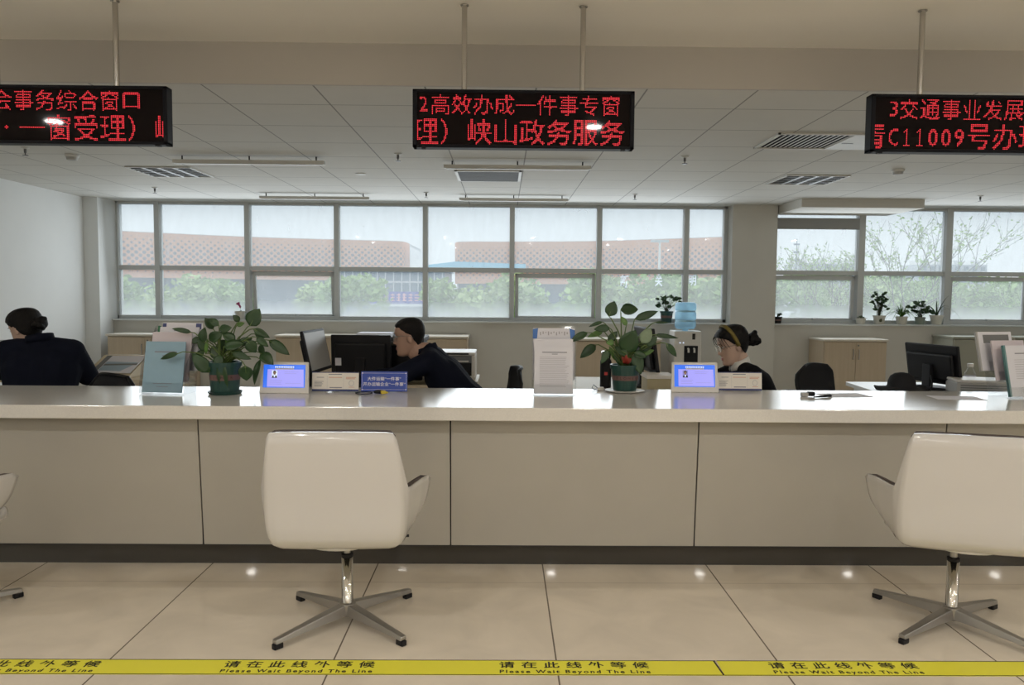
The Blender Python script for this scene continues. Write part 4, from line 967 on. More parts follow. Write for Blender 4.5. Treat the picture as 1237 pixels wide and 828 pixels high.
# right desk
t = thing('sun_hat', 'black sun hat with a wide soft brim on the white desk', 'hat', (2.47, 4.79, .736))
bm_ = MB(); n = 40; prof = [(.172, .012), (.160, .008), (.13, .012), (.10, .018), (.088, .03), (.083, .06), (.070, .088), (.045, .104), (.015, .109), (.0005, .110)]
rings = []
for r, z in prof:
    row = []
    for k in range(n):
        a = 2*PI*k/n; wv = (.010*math.sin(3*a+.6)+.006*math.sin(5*a)) if r > .1 else 0
        row.append(bm_.bm.verts.new((r*math.cos(a)*.93, r*math.sin(a)*.8, max(.002, z+wv*(r-.09)*12))))
    rings.append(row)
for p, q in zip(rings, rings[1:]):
    for k in range(n): bm_.bm.faces.new((p[k], p[(k+1) % n], q[(k+1) % n], q[k]))
bm_.build('hat_body', M['black_soft'], t, world=False, smooth=True, solid=.003)
t = thing('drink_bottle', 'small clear bottle with a red label behind the right monitor', 'bottle', (2.96, 4.90, .736))
MB().lathe([(.030, .001), (.034, .006), (.034, .085), (.031, .10), (.017, .13), (.0155, .142)], n=20).build('bottle', M['acrylic'], t, world=False, smooth=True)
MB().lathe([(.0345, .035), (.0345, .085)], n=20, cap=False).build('label', M['paper'], t, world=False)
MB().lathe([(.0350, .042), (.0350, .068)], n=20, cap=False).build('red_band', M['red'], t, world=False)
MB().lathe([(.018, .140), (.018, .160)], n=16).build('cap', M['white_plastic'], t, world=False)
t = thing('grey_label_printer', 'low grey ridged device on the white desk before the right monitor', 'printer', (2.88, 4.64, .736), math.radians(-14))
B(-.17, .17, -.11, .11, .001, .075).build('body', M['grey_plastic'], t, world=False, bevel=.006)
B(-.172, .172, -.112, .112, .075, .092).build('lid', M['white_plastic'], t, world=False, bevel=.006)
m = MB()
for k in range(4): m.box(-.15, .10, -.1125, -.109, .015+k*.014, .021+k*.014)
m.build('ridges', M['mid_grey'], t, world=False)
t = thing('paper_stack', 'white paper stack on top of the oak cabinet behind the black monitor', 'paper', (-1.55, 9.6, .79))
m = MB()
for k in range(5): m.box(-1.78+.006*k, -1.36+.01*(k % 2), 9.45, 9.72, .791+k*.006, .7965+k*.006)
m.build('sheets', M['paper'], t)

def office_chair(loc, rz, label, back_top, lean=10, bw=.44, arms=False):
    t = thing('office_chair', label, 'chair', loc, rz, 'black office chairs')
    # sitter faces local -y; backrest on the +y side
    Fb = Matrix.Translation((0, .20, .50)) @ Matrix.Rotation(math.radians(-lean), 4, 'X')
    hgt = (back_top-.50)/math.cos(math.radians(lean)); w2 = bw/2; m = MB(); N_ = 12; rows = []
    for j in range(9):
        v = j/8; ww = w2*(.80+.20*math.sin(PI*min(1, v*1.15)*.8))
        if v > .8: ww *= math.sqrt(max(.05, 1-((v-.8)/.2)**2*.55))
        row = []
        for i in range(N_+1):
            u = i/N_*2-1; row.append(m.bm.verts.new((u*ww, -.035*(1-u*u)*-1+.03*math.sin(v*PI)-.03, v*hgt-.02*(u*u)*(1 if v > .85 else 0))))
        rows.append(row)
    for p, q in zip(rows, rows[1:]):
        for i in range(N_): m.bm.faces.new((p[i], p[i+1], q[i+1], q[i]))
    rim = [r[0].co.copy() for r in rows]+[v.co.copy() for v in rows[-1]]+[r[-1].co.copy() for r in reversed(rows)]
    m.xform(Fb).build('backrest', M['black_soft'], t, world=False, smooth=True, solid=.012)
    MB().tube([Fb @ p for p in rim], .011, 8).build('back_frame', M['black'], t, world=False, smooth=True)
    MB().prism([(-.22, -.20), (.22, -.20), (.23, .18), (-.23, .18)], 'z', .41, .475).build('seat', M['black_soft'], t, world=False, bevel=.025, seg=3)
    MB().tube([(0, .12, .40), (0, .24, .42), (0, .255, .56)], .022, 10).build('back_post', M['black'], t, world=False, smooth=True)
    MB().tube([(0, 0, .08), (0, 0, .41)], .026, 14).build('gas_lift', M['mid_grey'], t, world=False)
    for k in range(5):
        a = 2*PI*k/5; c, s = math.cos(a), math.sin(a)
        lg = MB().tube([(0, 0, .10), (c*.28, s*.28, .075)], [.024, .016], 8).build('leg', M['black'], t, world=False)
        MB().ell((c*.28, s*.28, .031), (.03, .02, .030), (0, 0, a)).build('caster', M['black'], lg, world=False)
    if arms:
        for s in (-1, 1):
            MB().tube([(s*.23, .10, .43), (s*.27, .08, .56), (s*.27, .0, .64)], .014, 8).box(s*.27-.035, s*.27+.035, -.14, .12, .64, .665).build('armrest', M['black'], t, world=False)
    return t
office_chair((-.17, 4.95, 0), math.radians(-80), 'black office chair of the man in glasses, its curved back edge showing', .845, 14, .40)
office_chair((-2.15, 4.74, 0), math.radians(150), 'black office chair right of the woman in the navy jacket', .835, 9, .42)
office_chair((-2.87, 4.84, 0), math.radians(192), 'black office chair under the woman in the navy jacket', .66, 6, .40)
office_chair((2.47, 5.65, 0), math.radians(28), 'empty black mesh office chair beside the white desk', .80, 12, .40)
office_chair((1.66, 4.97, 0), math.radians(-86), 'black office chair under the woman with a headband', .70, 8, .40)

# ---------------------------------------------------------------- people
HEAD = [(-.116, .060, .030, .020), (-.110, .078, .008, .033), (-.098, .086, -.012, .043), (-.082, .085, -.035, .051), (-.060, .084, -.055, .057), (-.035, .085, -.073, .063), (-.010, .084, -.086, .069),
        (.015, .083, -.095, .073), (.040, .088, -.099, .076), (.065, .085, -.097, .075), (.088, .072, -.087, .068), (.104, .052, -.068, .053), (.114, .026, -.040, .032), (.118, .004, -.012, .010)]
def head_rows(n=40, nt=48, inflate=0.0, face=True):
    out = []
    for i in range(n+1):
        t = i/n*(len(HEAD)-1); k = min(int(t), len(HEAD)-2); f = t-k
        z, fx, bx, w2 = [HEAD[k][c]*(1-f)+HEAD[k+1][c]*f for c in range(4)]
        cx, a = (fx+bx)/2, (fx-bx)/2; row = []
        for j in range(nt):
            th = 2*PI*j/nt; c, s = math.cos(th), math.sin(th)
            e = .86; x = cx+(a+inflate)*(abs(c)**e)*(1 if c > 0 else -1); y = (w2+inflate)*(abs(s)**e)*(1 if s > 0 else -1)
            if face and c > 0:
                g = lambda v, m_, sd: math.exp(-((v-m_)/sd)**2)
                nose = max(0, min(1, (.030-z)/.055)) if z > -.028 else max(0, 1-(-.028-z)/.014)
                x += .025*nose*g(y, 0, .011)*(1 if z < .035 else 0)
                x += .007*g(z, -.056, .007)*g(y, 0, .022)+.006*g(z, -.070, .006)*g(y, 0, .02)+.006*g(z, -.100, .014)*g(y, 0, .024)
                x -= .009*g(z, .014, .012)*(g(y, .031, .015)+g(y, -.031, .015)); x += .004*g(z, .036, .009)*g(abs(y), .028, .022)
            row.append((x, y, z+(inflate if z > .06 else 0)*max(0, (z-.06)/.055)))
        out.append(row)
    return out
def grid_from(rows, keep=None, closed=True):
    m = MB(); nt = len(rows[0]); V = [[m.bm.verts.new(p) for p in r] for r in rows]
    for i in range(len(rows)-1):
        for j in range(nt):
            q = (V[i][j], V[i][(j+1) % nt], V[i+1][(j+1) % nt], V[i+1][j])
            if keep is None or keep(sum((v.co for v in q), Vector())/4): m.bm.faces.new(q)
    if keep is None: m.bm.faces.new(V[0][::-1])
    m.bm.faces.new(V[-1])
    for v in [v for v in m.bm.verts if not v.link_faces]: m.bm.verts.remove(v)
    return m
def head_into(mb, H):
    mb_ = grid_from(head_rows()); mb_.xform(H); me = bpy.data.meshes.new('t'); mb_.bm.to_mesh(me); mb_.bm.free(); mb.bm.from_mesh(me); bpy.data.meshes.remove(me)
def remesh(o, vox, it=3, fac=.5):
    r = o.modifiers.new('remesh', 'REMESH'); r.mode = 'VOXEL'; r.voxel_size = vox; r.use_smooth_shade = True
    s = o.modifiers.new('smooth', 'SMOOTH'); s.iterations = it; s.factor = fac
    return o
def hand_into(mb, wrist, d, n, thumb_side, curl=.35):
    """palm and five fingers: d along the fingers, n out of the back of the hand"""
    d = Vector(d).normalized(); n = Vector(n); n = (n-d*n.dot(d)).normalized(); s = d.cross(n)*thumb_side; wv = Vector(wrist)
    for i, (off, ln) in enumerate(((.034, .070), (.0115, .078), (-.0115, .073), (-.034, .058))):
        k0 = wv+d*.085+s*off; mb.capsule(wv+d*.01+s*off*.6, k0, .013, .0105)
        p1 = k0+(d*math.cos(curl*.6)-n*math.sin(curl*.6))*ln*.45; p2 = p1+(d*math.cos(curl*1.6)-n*math.sin(curl*1.6))*ln*.32; p3 = p2+(d*math.cos(curl*2.4)-n*math.sin(curl*2.4))*ln*.25
        mb.chain([k0, p1, p2, p3], [.0092, .0086, .0080, .0068])
    b0 = wv+d*.025+s*.028-n*.004; b1 = b0+(d*.7+s*.65-n*.2).normalized()*.036; b2 = b1+(d*.9+s*.25-n*.25).normalized()*.030
    mb.chain([wv+d*.012+s*.014, b0, b1, b2], [.014, .0125, .0105, .0085])
def frame_head(pos, fwd, up=(0, 0, 1)):
    f = Vector(fwd).normalized(); u = Vector(up); u = (u-f*u.dot(f)).normalized(); l = u.cross(f)
    return Matrix.Translation(pos) @ Matrix((f, l, u)).transposed().to_4x4()
def person(label, base, spine, left, shw, H, arms, legs, skin, cloth, trousers, hairline, hair_inf, bulk=1.0, chest_r=.115, collar=None, glasses=None, group=None):
    t = thing('person', label, 'person', base, 0, group)
    P, W2, C, Nk = [Vector(p) for p in spine]; l = Vector(left).normalized()
    hd = Matrix(H); body = MB(); head_into(body, hd)
    body.capsule(hd @ Vector((-.020, 0, -.055)), hd @ Vector((-.028, 0, -.10)), .054, .053).capsule(hd @ Vector((-.028, 0, -.10)), Nk, .053, .052)
    for s in (1, -1): body.ell(hd @ Vector((-.008, s*.076, -.006)), (.017, .008, .030), (hd.to_euler().x, hd.to_euler().y, hd.to_euler().z))
    body.chain([P, W2, C, Nk], [.09, .085, .09, .050])
    jac = MB(); tro = MB(); k = bulk
    for s in (1, -1):
        jac.chain([P+l*s*.075, W2+l*s*.07, C+l*s*.085], [.115*k, .112*k, chest_r*k]); sh = Nk.lerp(C, .38)+l*s*shw
        jac.chain([C+l*s*.085, Nk.lerp(C, .40)+l*s*.075], [chest_r*k, .075*k]); jac.capsule(Nk.lerp(C, .16)+l*s*.03, sh, .056*k, .072*k); jac.capsule(C+l*s*.10, sh, .105*k, .072*k)
    jac.chain([P, W2, C], [.12*k, .115*k, .12*k]); jac.capsule(C, Nk.lerp(C, .12), .115*k, .068*k)
    for s, (el, wr, hdir, hn) in zip((1, -1), arms):
        sh = Nk.lerp(C, .38)+l*s*shw; el, wr = Vector(el), Vector(wr)
        body.chain([sh, el, wr], [.045, .040, .027]); hand_into(body, wr, hdir, hn, -s if False else s)
        jac.chain([sh, el, el.lerp(wr, .93)], [.070*k, .058*k, .043*k])
    for s, (kn, an) in zip((1, -1), legs):
        hp = P+l*s*.085; kn, an = Vector(kn), Vector(an)
        body.chain([hp, kn, an], [.07, .05, .04]); tro.chain([P+l*s*.06, hp, kn, an+Vector((0, 0, .03))], [.115, .098, .066, .050])
        toe = (kn-hp); toe.z = 0; toe.normalize()
        MB().capsule(an+Vector((0, 0, -.045))-toe*.03, an+Vector((0, 0, -.055))+toe*.16, .042, .034).build('shoe', M['black'], t, smooth=True)
    remesh(body.build('body', M[skin], t, smooth=True), .0042, 2)
    remesh(jac.build('jacket', M[cloth], t, smooth=True), .009, 4)
    remesh(tro.build('trousers', M[trousers], t, smooth=True), .012, 3)
    # hair cap with a hairline that depends on the direction
    def hl(c):
        a = abs(math.degrees(math.atan2(c.y, c.x+.005)))
        for (a0, z0), (a1, z1) in zip(hairline, hairline[1:]):
            if a0 <= a <= a1: return z0+(z1-z0)*(a-a0)/(a1-a0+1e-9)
        return hairline[-1][1]
    hm = grid_from(head_rows(56, 64, hair_inf, False), keep=lambda c: c.z > hl(c)); hm.xform(hd)
    hair = remesh(hm.build('hair', M['hair'], t, smooth=True, solid=.012, soff=-1), .0042, 3)
    for s in (1, -1):
        e = MB().ell((.0755, s*.031, .013), (.008, .013, .0065)).xform(hd).build('eye', M['eye_white'], t, smooth=True)
        MB().ell((.0805, s*.031, .013), (.004, .0055, .006)).xform(hd).build('iris', M['ink'], e, smooth=True)
        MB().tube([(.082, s*.047, .032), (.091, s*.030, .037), (.092, s*.014, .034)], [.002, .0035, .0025], 6, flat=.6).xform(hd).build('eyebrow', M['hair'], t, smooth=True)
    MB().ell((.0875, 0, -.058), (.006, .020, .0040)).ell((.087, 0, -.066), (.006, .017, .0045)).xform(hd).build('lips', M['lip'], t, smooth=True)
    if glasses:
        m = MB(); ln = MB()
        for s in (1, -1):
            pts = [(.098-.10*abs(.033*s+.024*math.cos(a*PI/9)-0)*.25, s*.034+.024*math.cos(a*PI/9), .010+.018*math.sin(a*PI/9)) for a in range(19)]
            m.tube(pts, .0016, 6); m.tube([(.094, s*.058, .016), (.05, s*.078, .018), (-.01, s*.083, .012), (-.03, s*.078, -.004)], .0016, 6)
            ln.bm.faces.new([ln.bm.verts.new(p) for p in pts[:-1]])
        m.tube([(.099, -.010, .014), (.101, 0, .017), (.099, .010, .014)], .0016, 6)
        g = m.xform(hd).build('glasses', glasses, t, smooth=True); ln.xform(hd).build('lenses', M['lens'], g)
    if collar:
        cm, h0, rr, tilt = collar; up = ((Nk-C).normalized()*.5+Vector((0, 0, 1))).normalized(); fw = Vector((hd[0][0], hd[1][0], 0)); fw = (fw-up*fw.dot(up)).normalized(); lf = up.cross(fw)
        m = MB(); rows = []
        for kk in range(3):
            row = []
            for j in range(25):
                a = .16+(2*PI-.32)*j/24
                r = rr*(1.10-.06*kk); row.append(m.bm.verts.new(Nk+up*(h0*kk/2-.005-.012*math.cos(a)*(1))+(fw*math.cos(a)+lf*math.sin(a))*r-fw*.0))
            rows.append(row)
        for p, q in zip(rows, rows[1:]):
            for j in range(24): m.bm.faces.new((p[j], p[j+1], q[j+1], q[j]))
        m.build('collar', cm, t, smooth=True, solid=.006)
    return t, hd
MAN_HAIR = [(0, .078), (45, .074), (62, .052), (80, .030), (95, .016), (112, -.02), (135, -.052), (180, -.060)]
WOM_HAIR = [(0, .085), (40, .075), (60, .050), (78, .020), (92, .018), (108, -.03), (135, -.060), (180, -.066)]
# the man in profile, leaning towards his monitor
Hm = frame_head((-.590, 4.93, 1.036), (-1, -.04, -.13))
person('man with short black hair and glasses in a dark jacket, leaning left in profile', (-.15, 4.95, 0), [(-.13, 4.95, .56), (-.27, 4.95, .68), (-.375, 4.95, .80), (-.485, 4.94, .955)], (0, -1, 0), .165, Hm,
       [((-.72, 4.70, .775), (-.93, 4.80, .765), (-1, .3, -.02), (0, 0, 1)), ((-.66, 5.16, .775), (-.90, 5.06, .765), (-1, -.2, -.02), (0, 0, 1))],
       [((-.55, 4.85, .53), (-.50, 4.85, .10)), ((-.55, 5.06, .53), (-.50, 5.06, .10))], 'skin', 'navy_cloth', 'black_cloth', MAN_HAIR, .006, 1.0, .118, (M['navy_cloth'], .030, .070, 0), M['mid_grey'])
# the woman with a headband
Hw = frame_head((1.462, 4.955, .994), (-1, -.10, -.30))
pw, hd = person('woman in profile with a hair bun, headband and white collar under a black jacket', (1.66, 4.97, 0), [(1.66, 4.97, .55), (1.65, 4.97, .65), (1.60, 4.97, .755), (1.515, 4.96, .865)], (0, -1, 0), .150, Hw,
       [((1.44, 4.74, .66), (1.36, 4.84, .765), (-.35, .15, .9), (1, -.2, .3)), ((1.42, 5.18, .76), (1.24, 5.12, .755), (-1, -.2, 0), (0, 0, 1))],
       [((1.22, 4.88, .53), (1.25, 4.88, .10)), ((1.22, 5.06, .53), (1.25, 5.06, .10))], 'skin_pale', 'black_cloth', 'black_cloth', WOM_HAIR, .016, .92, .11, (M['white_cloth'], .052, .064, 0), M['chrome'])
m = MB().ell((-.142, 0, .006), (.038, .046, .040)); rnd = random.Random(4)
for k in range(14):
    a = k*.45; m.ell((-.142+.026*math.cos(a*1.7), .034*math.cos(a), .006+.034*math.sin(a)), .017, None, 10)
m.ell((-.11, 0, .01), (.03, .03, .03))
m.xform(hd); remesh(m.build('hair_bun', M['hair'], pw, smooth=True), .005, 1)
m = MB(); rows = []
for j in range(33):
    th = PI*j/32; c_ = math.cos(th); y, z = .0965*abs(c_)**.72*(1 if c_ > 0 else -1), .004+.139*math.sin(th)**.75; x = -.006+.034*math.sin(th)
    d_ = Vector((0, math.cos(th), math.sin(th))); c = Vector((x, y, z)); rows.append([m.bm.verts.new(c+Vector((dx, 0, 0))+d_*dr) for dx, dr in ((-.014, -.006), (-.010, .003), (0, .007), (.010, .003), (.014, -.006))])
for p, q in zip(rows, rows[1:]):
    for k in range(4): m.bm.faces.new((p[k], p[k+1], q[k+1], q[k]))
m.xform(hd).build('headband', M['olive_cloth'], pw, smooth=True, solid=.003)
m = MB()
for k in range(6):
    s = (-1, 1)[k % 2]; y0 = s*(.030+.006*k); m.tube([(.080-.003*k, y0, .098), (.099-.006*k, y0+s*.008, .070), (.095-.007*k, y0+s*.018, .035), (.085-.008*k, y0+s*.018, .0)], [.004, .0035, .0025, .0008], 6, flat=.6)
m.xform(hd).build('loose_strands', M['hair'], pw, smooth=True)
# the woman with her back half turned
Hl = frame_head((-2.985, 4.92, 1.068), (-.93, .28, -.32))
pl_, hd = person('woman seen from behind with a black hair bun and navy jacket', (-2.87, 4.86, 0), [(-2.86, 4.83, .56), (-2.865, 4.85, .67), (-2.87, 4.885, .82), (-2.895, 4.91, .995)], (-.97, -.25, 0), .175, Hl,
       [((-3.16, 4.98, .80), (-3.22, 5.18, .775), (-.3, .9, 0), (0, 0, 1)), ((-2.68, 5.06, .765), (-2.84, 5.24, .765), (-.5, .8, 0), (0, 0, 1))],
       [((-3.03, 5.22, .53), (-3.03, 5.20, .10)), ((-2.85, 5.26, .53), (-2.85, 5.22, .10))], 'skin_pale', 'navy_cloth', 'black_cloth', WOM_HAIR, .014, 1.13, .125, (M['navy_cloth'], .045, .080, 0), None)
m = MB().ell((-.128, .0, -.002), (.034, .044, .036))
for k in range(12):
    a = k*.52; m.ell((-.128+.022*math.cos(a*1.7), .034*math.cos(a), -.002+.030*math.sin(a)), .016, None, 10)
m.ell((-.10, 0, .0), (.03, .03, .03)); m.xform(hd); remesh(m.build('hair_bun', M['hair'], pl_, smooth=True), .005, 1)

# ---------------------------------------------------------------- the street outside
GZ = -5.0
M['street'] = mat('grey_paving', (.32, .36, .39), .9, noise=.1, nscale=.2)
M['tree_a'] = mat('spring_foliage', (.27, .41, .13), .8, noise=.35, nscale=1.2)
M['tree_b'] = mat('pale_spring_foliage', (.36, .47, .20), .8, noise=.3, nscale=1.2)
M['bark'] = mat('grey_bark', (.12, .12, .10), .9)
M['apart'] = mat('pale_apartment_wall', (.52, .55, .58), .8); M['apart_win'] = mat('apartment_window', (.24, .29, .34), .5)
M['base_glass'] = mat('blue_grey_facade_glass', (.13, .19, .26), .3)
M['cyan_roof'] = mat('cyan_canopy', (.20, .55, .75), .5); M['banner'] = mat('violet_blue_banner', (.09, .10, .42), .6); M['banner_red'] = mat('pink_banner_lettering', (.78, .42, .48), .6)
M['white_far'] = mat('white_render', (.75, .76, .76), .7)
def facade_mat():
    """terracotta cladding pierced by a staggered field of holes, larger at mid height"""
    m = mat('pierced_terracotta_cladding', (.50, .27, .19), .7); N, L, Bd = nodes(m)
    uv = N.new('ShaderNodeUVMap'); sp = N.new('ShaderNodeSeparateXYZ'); L.new(uv.outputs[0], sp.inputs[0]); u, v = sp.outputs[0], sp.outputs[1]
    def cell(su, sv):
        fu = math_node(N, L, 'SUBTRACT', math_node(N, L, 'FRACT', math_node(N, L, 'ADD', math_node(N, L, 'DIVIDE', u, 1.6), su)), .5)
        fv = math_node(N, L, 'SUBTRACT', math_node(N, L, 'FRACT', math_node(N, L, 'ADD', math_node(N, L, 'DIVIDE', v, 1.4), sv)), .5)
        return math_node(N, L, 'SQRT', math_node(N, L, 'ADD', math_node(N, L, 'MULTIPLY', math_node(N, L, 'MULTIPLY', fu, fu), 1.3), math_node(N, L, 'MULTIPLY', fv, fv)))
    d = math_node(N, L, 'MINIMUM', cell(0, 0), cell(.5, .5))
    hv = math_node(N, L, 'DIVIDE', v, 10.5); bell = math_node(N, L, 'SINE', math_node(N, L, 'MULTIPLY', math_node(N, L, 'MINIMUM', math_node(N, L, 'MAXIMUM', math_node(N, L, 'ADD', hv, .02), 0), 1), PI))
    r = math_node(N, L, 'MULTIPLY', bell, .29)
    mr = N.new('ShaderNodeMapRange'); L.new(math_node(N, L, 'SUBTRACT', r, d), mr.inputs[0]); mr.inputs[1].default_value = -.03; mr.inputs[2].default_value = .05
    x = N.new('ShaderNodeMix'); x.data_type = 'RGBA'; x.inputs[6].default_value = (.72, .38, .25, 1); x.inputs[7].default_value = (.20, .17, .20, 1)
    L.new(mr.outputs[0], x.inputs[0]); L.new(x.outputs[2], Bd.inputs['Base Color']); return m
M['facade'] = facade_mat()
B(-400, 500, 11.5, 800, GZ-.2, GZ).build('street_ground', M['street'], kind='structure')
def stadium(label, pts, z0, z1):
    t = thing('exhibition_hall', label, 'building', (*pts[len(pts)//2], GZ), 0, 'terracotta halls across the street')
    m = MB(); uvl = m.bm.loops.layers.uv.new('UVMap'); s = 0; cols = []
    P_ = []
    for i in range(len(pts)-1):
        for k in range(8): P_.append(catmull([Vector(p) for p in pts], (i+k/8)/(len(pts)-1)))
    P_.append(Vector(pts[-1])); back = [p+Vector((0, 30)) for p in P_]
    acc = [0]
    for a, b_ in zip(P_, P_[1:]): acc.append(acc[-1]+(b_-a).length)
    lo = [m.bm.verts.new((p.x, p.y, z0)) for p in P_]; hi = [m.bm.verts.new((p.x, p.y-1.0, z1)) for p in P_]
    for i in range(len(P_)-1):
        f = m.bm.faces.new((lo[i], lo[i+1], hi[i+1], hi[i]))
        for lp, q in zip(f.loops, ((acc[i], 0), (acc[i+1], 0), (acc[i+1], z1-z0), (acc[i], z1-z0))): lp[uvl].uv = q
    m.build('pierced_facade', M['facade'], t, solid=.6, soff=0, recalc=False)
    r = MB(); r.prism([(p.x, p.y-.8) for p in P_]+[(p.x, p.y+30) for p in reversed(P_)], 'z', z1-.5, z1+.15); r.build('roof', M['apart'], t)
    r = MB(); r.prism([(p.x, p.y+3) for p in P_]+[(p.x, p.y+30) for p in reversed(P_)], 'z', GZ, z1-.5); r.build('glazed_base', M['base_glass'], t)
    return t
stadium('large terracotta hall with a pierced facade, seen through the left window panes', [(-150, 120), (-118, 147), (-85, 171), (-61.5, 187), (-40, 195), (-28, 198.5), (-25.5, 201), (-25, 208)], 3.9, 13.8)
stadium('terracotta hall with a pierced facade behind the middle and right panes of the big window', [(-12.5, 212), (-12, 202), (-9.5, 198.5), (2, 197), (22.7, 192), (49.4, 174), (52.5, 173), (54.5, 177), (55, 186)], 3.4, 13.8)
t = thing('entrance_pavilion', 'blue grey glass pavilion between the two terracotta halls', 'building', (-18, 145, GZ))
B(-30, -10.5, 140, 160, GZ, 4.9).build('glass_block', M['base_glass'], t); B(-30.3, -10.2, 139.7, 160, 4.9, 5.3).build('roof_edge', M['apart'], t)
m = MB()
for k in range(14): m.box(-29.8+k*1.45, -29.6+k*1.45, 139.8, 140, GZ, 4.9)
for z in (0.6, 2.8): m.box(-30, -10.5, 139.75, 140, z, z+.35)
m.build('mullions', M['apart'], t)
tag(MB().prism([(-14.5, 6.3), (-9, 7.0), (4.2, 6.6), (4.2, 5.9), (-14.5, 5.9)], 'y', 148, 154).build('canopy_roof', M['cyan_roof']), 'cyan canopy roof before the middle terracotta hall', 'canopy')
t = thing('banner', 'violet blue banner with pale red lettering before the glass pavilion', 'banner', (-15, 120, GZ))
B(-20.6, -9.6, 120, 120.3, -.6, 1.25).build('banner_panel', M['banner'], t); B(-20.8, -9.4, 119.8, 120.4, -1.0, -.6).build('white_kerb', M['white_far'], t)
m = MB(); rnd = random.Random(9)
for k in range(11):
    x = -20.0+k*.92
    for q in range(3): m.box(x, x+.62, 119.93, 119.97, -.15+q*.42, .0+q*.42)
    m.box(x+.1+.3*rnd.random(), x+.22+.3*rnd.random()+.05, 119.92, 119.96, -.2, 1.0)
m.build('lettering', M['banner_red'], t)
for x in (-20.2, -10.0): B(x-.1, x+.1, 120.3, 120.5, GZ, -.6).build('post', M['apart'], t)
tag(B(-40, 60, 78, 79, GZ, -1.6).build('white_wall', M['white_far']), 'long low white wall along the far side of the street', 'wall')
# trees along the street
def foliage(seed, R, H, n, lf):
    rnd = random.Random(seed); m = MB()
    cl = [(Vector((rnd.uniform(-.6, .6)*R, rnd.uniform(-.6, .6)*R, rnd.uniform(-.45, .5)*H)), rnd.uniform(.35, .6)*R) for _ in range(9)]
    for i in range(n):
        c, r = cl[i % 9]; d = Vector((rnd.gauss(0, 1), rnd.gauss(0, 1), rnd.gauss(0, 1))).normalized(); p = c+d*r*rnd.uniform(.5, 1)
        q = Quaternion((rnd.gauss(0, 1), rnd.gauss(0, 1), rnd.gauss(0, 1), rnd.gauss(0, 1))).normalized(); a, b_ = q @ Vector((lf, 0, 0)), q @ Vector((0, lf*.6, 0))
        s = rnd.uniform(.6, 1.3); m.quad(p-a*s, p-b_*s, p+a*s, p+b_*s)
    return m
protos = []
def street_tree(loc, var, scale, rz, label):
    if len(protos) <= var:
        t = thing('street_tree', label, 'tree', loc, rz, 'trees along the street')
        foliage(20+var, 2.9, 5.4, 1500, .30).xform(Matrix.Translation((0, 0, 4.9))).build('foliage', M['tree_a' if var != 1 else 'tree_b'], t, world=False, recalc=False)
        m = MB().tube([(0, 0, 0), (.05, 0, 2.2), (.0, .1, 4.5)], [.16, .12, .05], 8)
        for a in range(5): m.tube([(0, 0, 2+.4*a), (1.3*math.cos(a*2.2), 1.3*math.sin(a*2.2), 3.8+.4*a)], [.06, .02], 6)
        m.build('trunk', M['bark'], t, world=False); protos.append(t)
    else: t = dup(protos[var], loc, rz, label)
    t.scale = (scale, scale, scale*.87); return t
W1, W2_ = 'through the big window', 'through the right window'
TR = [(158, 62, 0, .98, 'green street tree seen in the leftmost window pane'), (222, 60, 1, .96, 'pale green street tree left of the open sash'), (272, 66, 2, .96, 'green street tree just left of the open sash'), (383, 70, 1, .92, 'street tree behind the right half of the left open sash'),
      (424, 60, 2, 1.0, 'green street tree left of the banner'), (545, 62, 0, .98, 'green street tree right of the banner'), (592, 58, 1, 1.0, 'pale green street tree left of the right hinged sash'), (630, 64, 2, .98, 'street tree behind the left half of the right hinged sash'), (704, 58, 0, 1.03, 'street tree behind the right half of the right hinged sash'),
      (745, 60, 1, 1.06, 'pale green street tree behind the tall round leaves'), (790, 64, 2, 1.06, 'green street tree behind the potted plant near the water bottle'), (832, 57, 0, 1.0, 'green street tree behind the water bottle'), (872, 60, 1, 1.03, 'pale green street tree at the right end of the big window'),
      (948, 57, 2, 1.02, 'green street tree at the left edge of the right window'), (990, 60, 0, 1.04, 'green street tree behind the left sash of the right window'), (1035, 58, 1, 1.0, 'pale green street tree behind the white succulent pot'), (1080, 61, 2, 1.05, 'green street tree behind the climbing plant'),
      (1125, 58, 0, 1.02, 'green street tree behind the strap leaved plant'), (1168, 60, 1, 1.04, 'pale green street tree behind the right sash of the right window'), (1212, 57, 2, 1.03, 'green street tree near the right edge of the view'), (1255, 60, 0, 1.05, 'green street tree cut by the right edge of the view')]
for i, (px, y, v, s, l) in enumerate(TR):
    street_tree(((px-607.5)/944.5*y, y, GZ), v, s, i*1.3, l)
def bare_tree(loc, h, spread, seed, label):
    t = thing('budding_tree', label, 'tree', loc, 0, 'thin budding trees'); rnd = random.Random(seed); m = MB(); lf = MB()
    def br(p, d, ln, r, lv):
        q = p+d*ln; m.tube([p, p.lerp(q, .5)+Vector((rnd.uniform(-.1, .1), 0, 0))*ln*.5, q], [r, r*.85, r*.65], 5, cap=False)
        if lv >= 3:
            for _ in range(4):
                c = p.lerp(q, rnd.random())+Vector((rnd.uniform(-.1, .1), rnd.uniform(-.1, .1), rnd.uniform(-.1, .1))); a = Vector((rnd.uniform(-1, 1), rnd.uniform(-1, 1), rnd.uniform(-1, 1))).normalized()*.09; b_ = a.orthogonal().normalized()*.05
                lf.quad(c-a, c-b_, c+a, c+b_)
        if lv < 5:
            for _ in range(3):
                nd = (d+Vector((rnd.uniform(-1, 1), rnd.uniform(-1, 1), rnd.uniform(-.15, .7)))*spread).normalized(); br(p.lerp(q, rnd.uniform(.6, 1)), nd, ln*rnd.uniform(.6, .85), r*.62, lv+1)
    br(Vector((0, 0, 0)), Vector((0, 0, 1)), h*.42, .085, 0)
    m.build('branches', M['bark'], t, world=False, recalc=False); lf.build('buds', M['tree_a'], t, world=False, recalc=False)
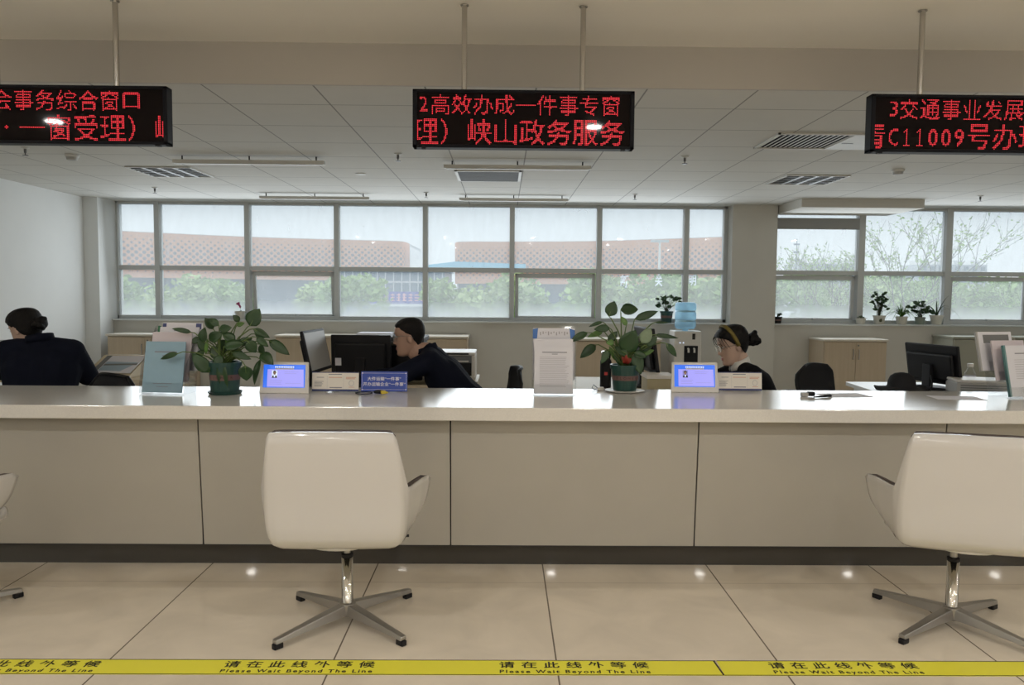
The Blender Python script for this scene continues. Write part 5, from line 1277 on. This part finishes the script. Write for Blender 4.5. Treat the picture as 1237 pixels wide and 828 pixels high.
bare_tree((17.4, 35, GZ), 8.6, .85, 21, 'thin budding tree rising above the middle pane of the right window')
bare_tree((16.2, 38, GZ), 7.4, .75, 5, 'smaller thin budding tree at the mullion of the right window')
bare_tree((22.9, 35, GZ), 8.0, .8, 8, 'thin budding tree at the right edge of the view')
def flats(x0, x1, y, z1, label, n, rows_):
    t = thing('apartment_building', label, 'building', ((x0+x1)/2, y, GZ), 0, 'far apartment buildings')
    B(x0, x1, y, y+15, GZ, z1).build('wall', M['apart'], t); w_ = (x1-x0)/n
    m = MB()
    for i in range(0, n, 2): m.box(x0+i*w_, x0+(i+1)*w_, y, y+8, z1, z1+1.6)
    m.build('roof_blocks', M['white_far'], t)
    for r in range(rows_):
        for i in range(n): B(x0+(i+.25)*w_, x0+(i+.75)*w_, y-.3, y, z1-2.3-r*3.4, z1-.7-r*3.4).build('window', M['apart_win'], t)
flats(113, 138, 300, 13.2, 'pale apartment block far off in the left pane of the right window', 8, 2)
flats(160, 186, 300, 13.2, 'pale apartment block far off right of the budding tree', 8, 2)
t = thing('lattice_mast', 'slender far mast in the left pane of the right window', 'mast', (93.5, 250, GZ)); MB().tube([(0, 0, 0), (0, 0, 24)], [.35, .12], 6).build('pole', M['apart_win'], t, world=False)
m = MB()
for z in (17, 19.5, 22): m.box(-.9, .9, -.3, .3, z, z+.5)
m.build('antennas', M['apart_win'], t, world=False)
t = thing('lamp_post', 'white street lamp post before the right terracotta hall', 'street lamp', (15.9, 80, GZ)); MB().tube([(0, 0, 0), (0, 0, 11.6)], [.16, .10], 8).build('pole', M['white_far'], t, world=False)
MB().box(-.9, .9, -.2, .2, 11.5, 11.75).build('lamp_heads', M['apart'], t, world=False)
# pale translucent glyphs on the big window, standing in for a reflected sign
for (x, z, c, l, hh) in ((1.55, 1.46, '新', 'pale blue glyph on the pane above the tall round leaves', .17), (1.985, 1.47, '关', 'pale blue glyph on the pane above the glossy sill plant', .15), (2.42, 1.485, '明', 'pale blue glyph on the pane above the water bottle', .15)):
    o = MB().text(c, hh, Matrix.Translation((x, 10.012, z)) @ FACE, ax=.7, bold=.02).build('window_glyph', M['sticker'], solid=.001, recalc=False); tag(o, l, 'lettering', 'glyphs on the window')
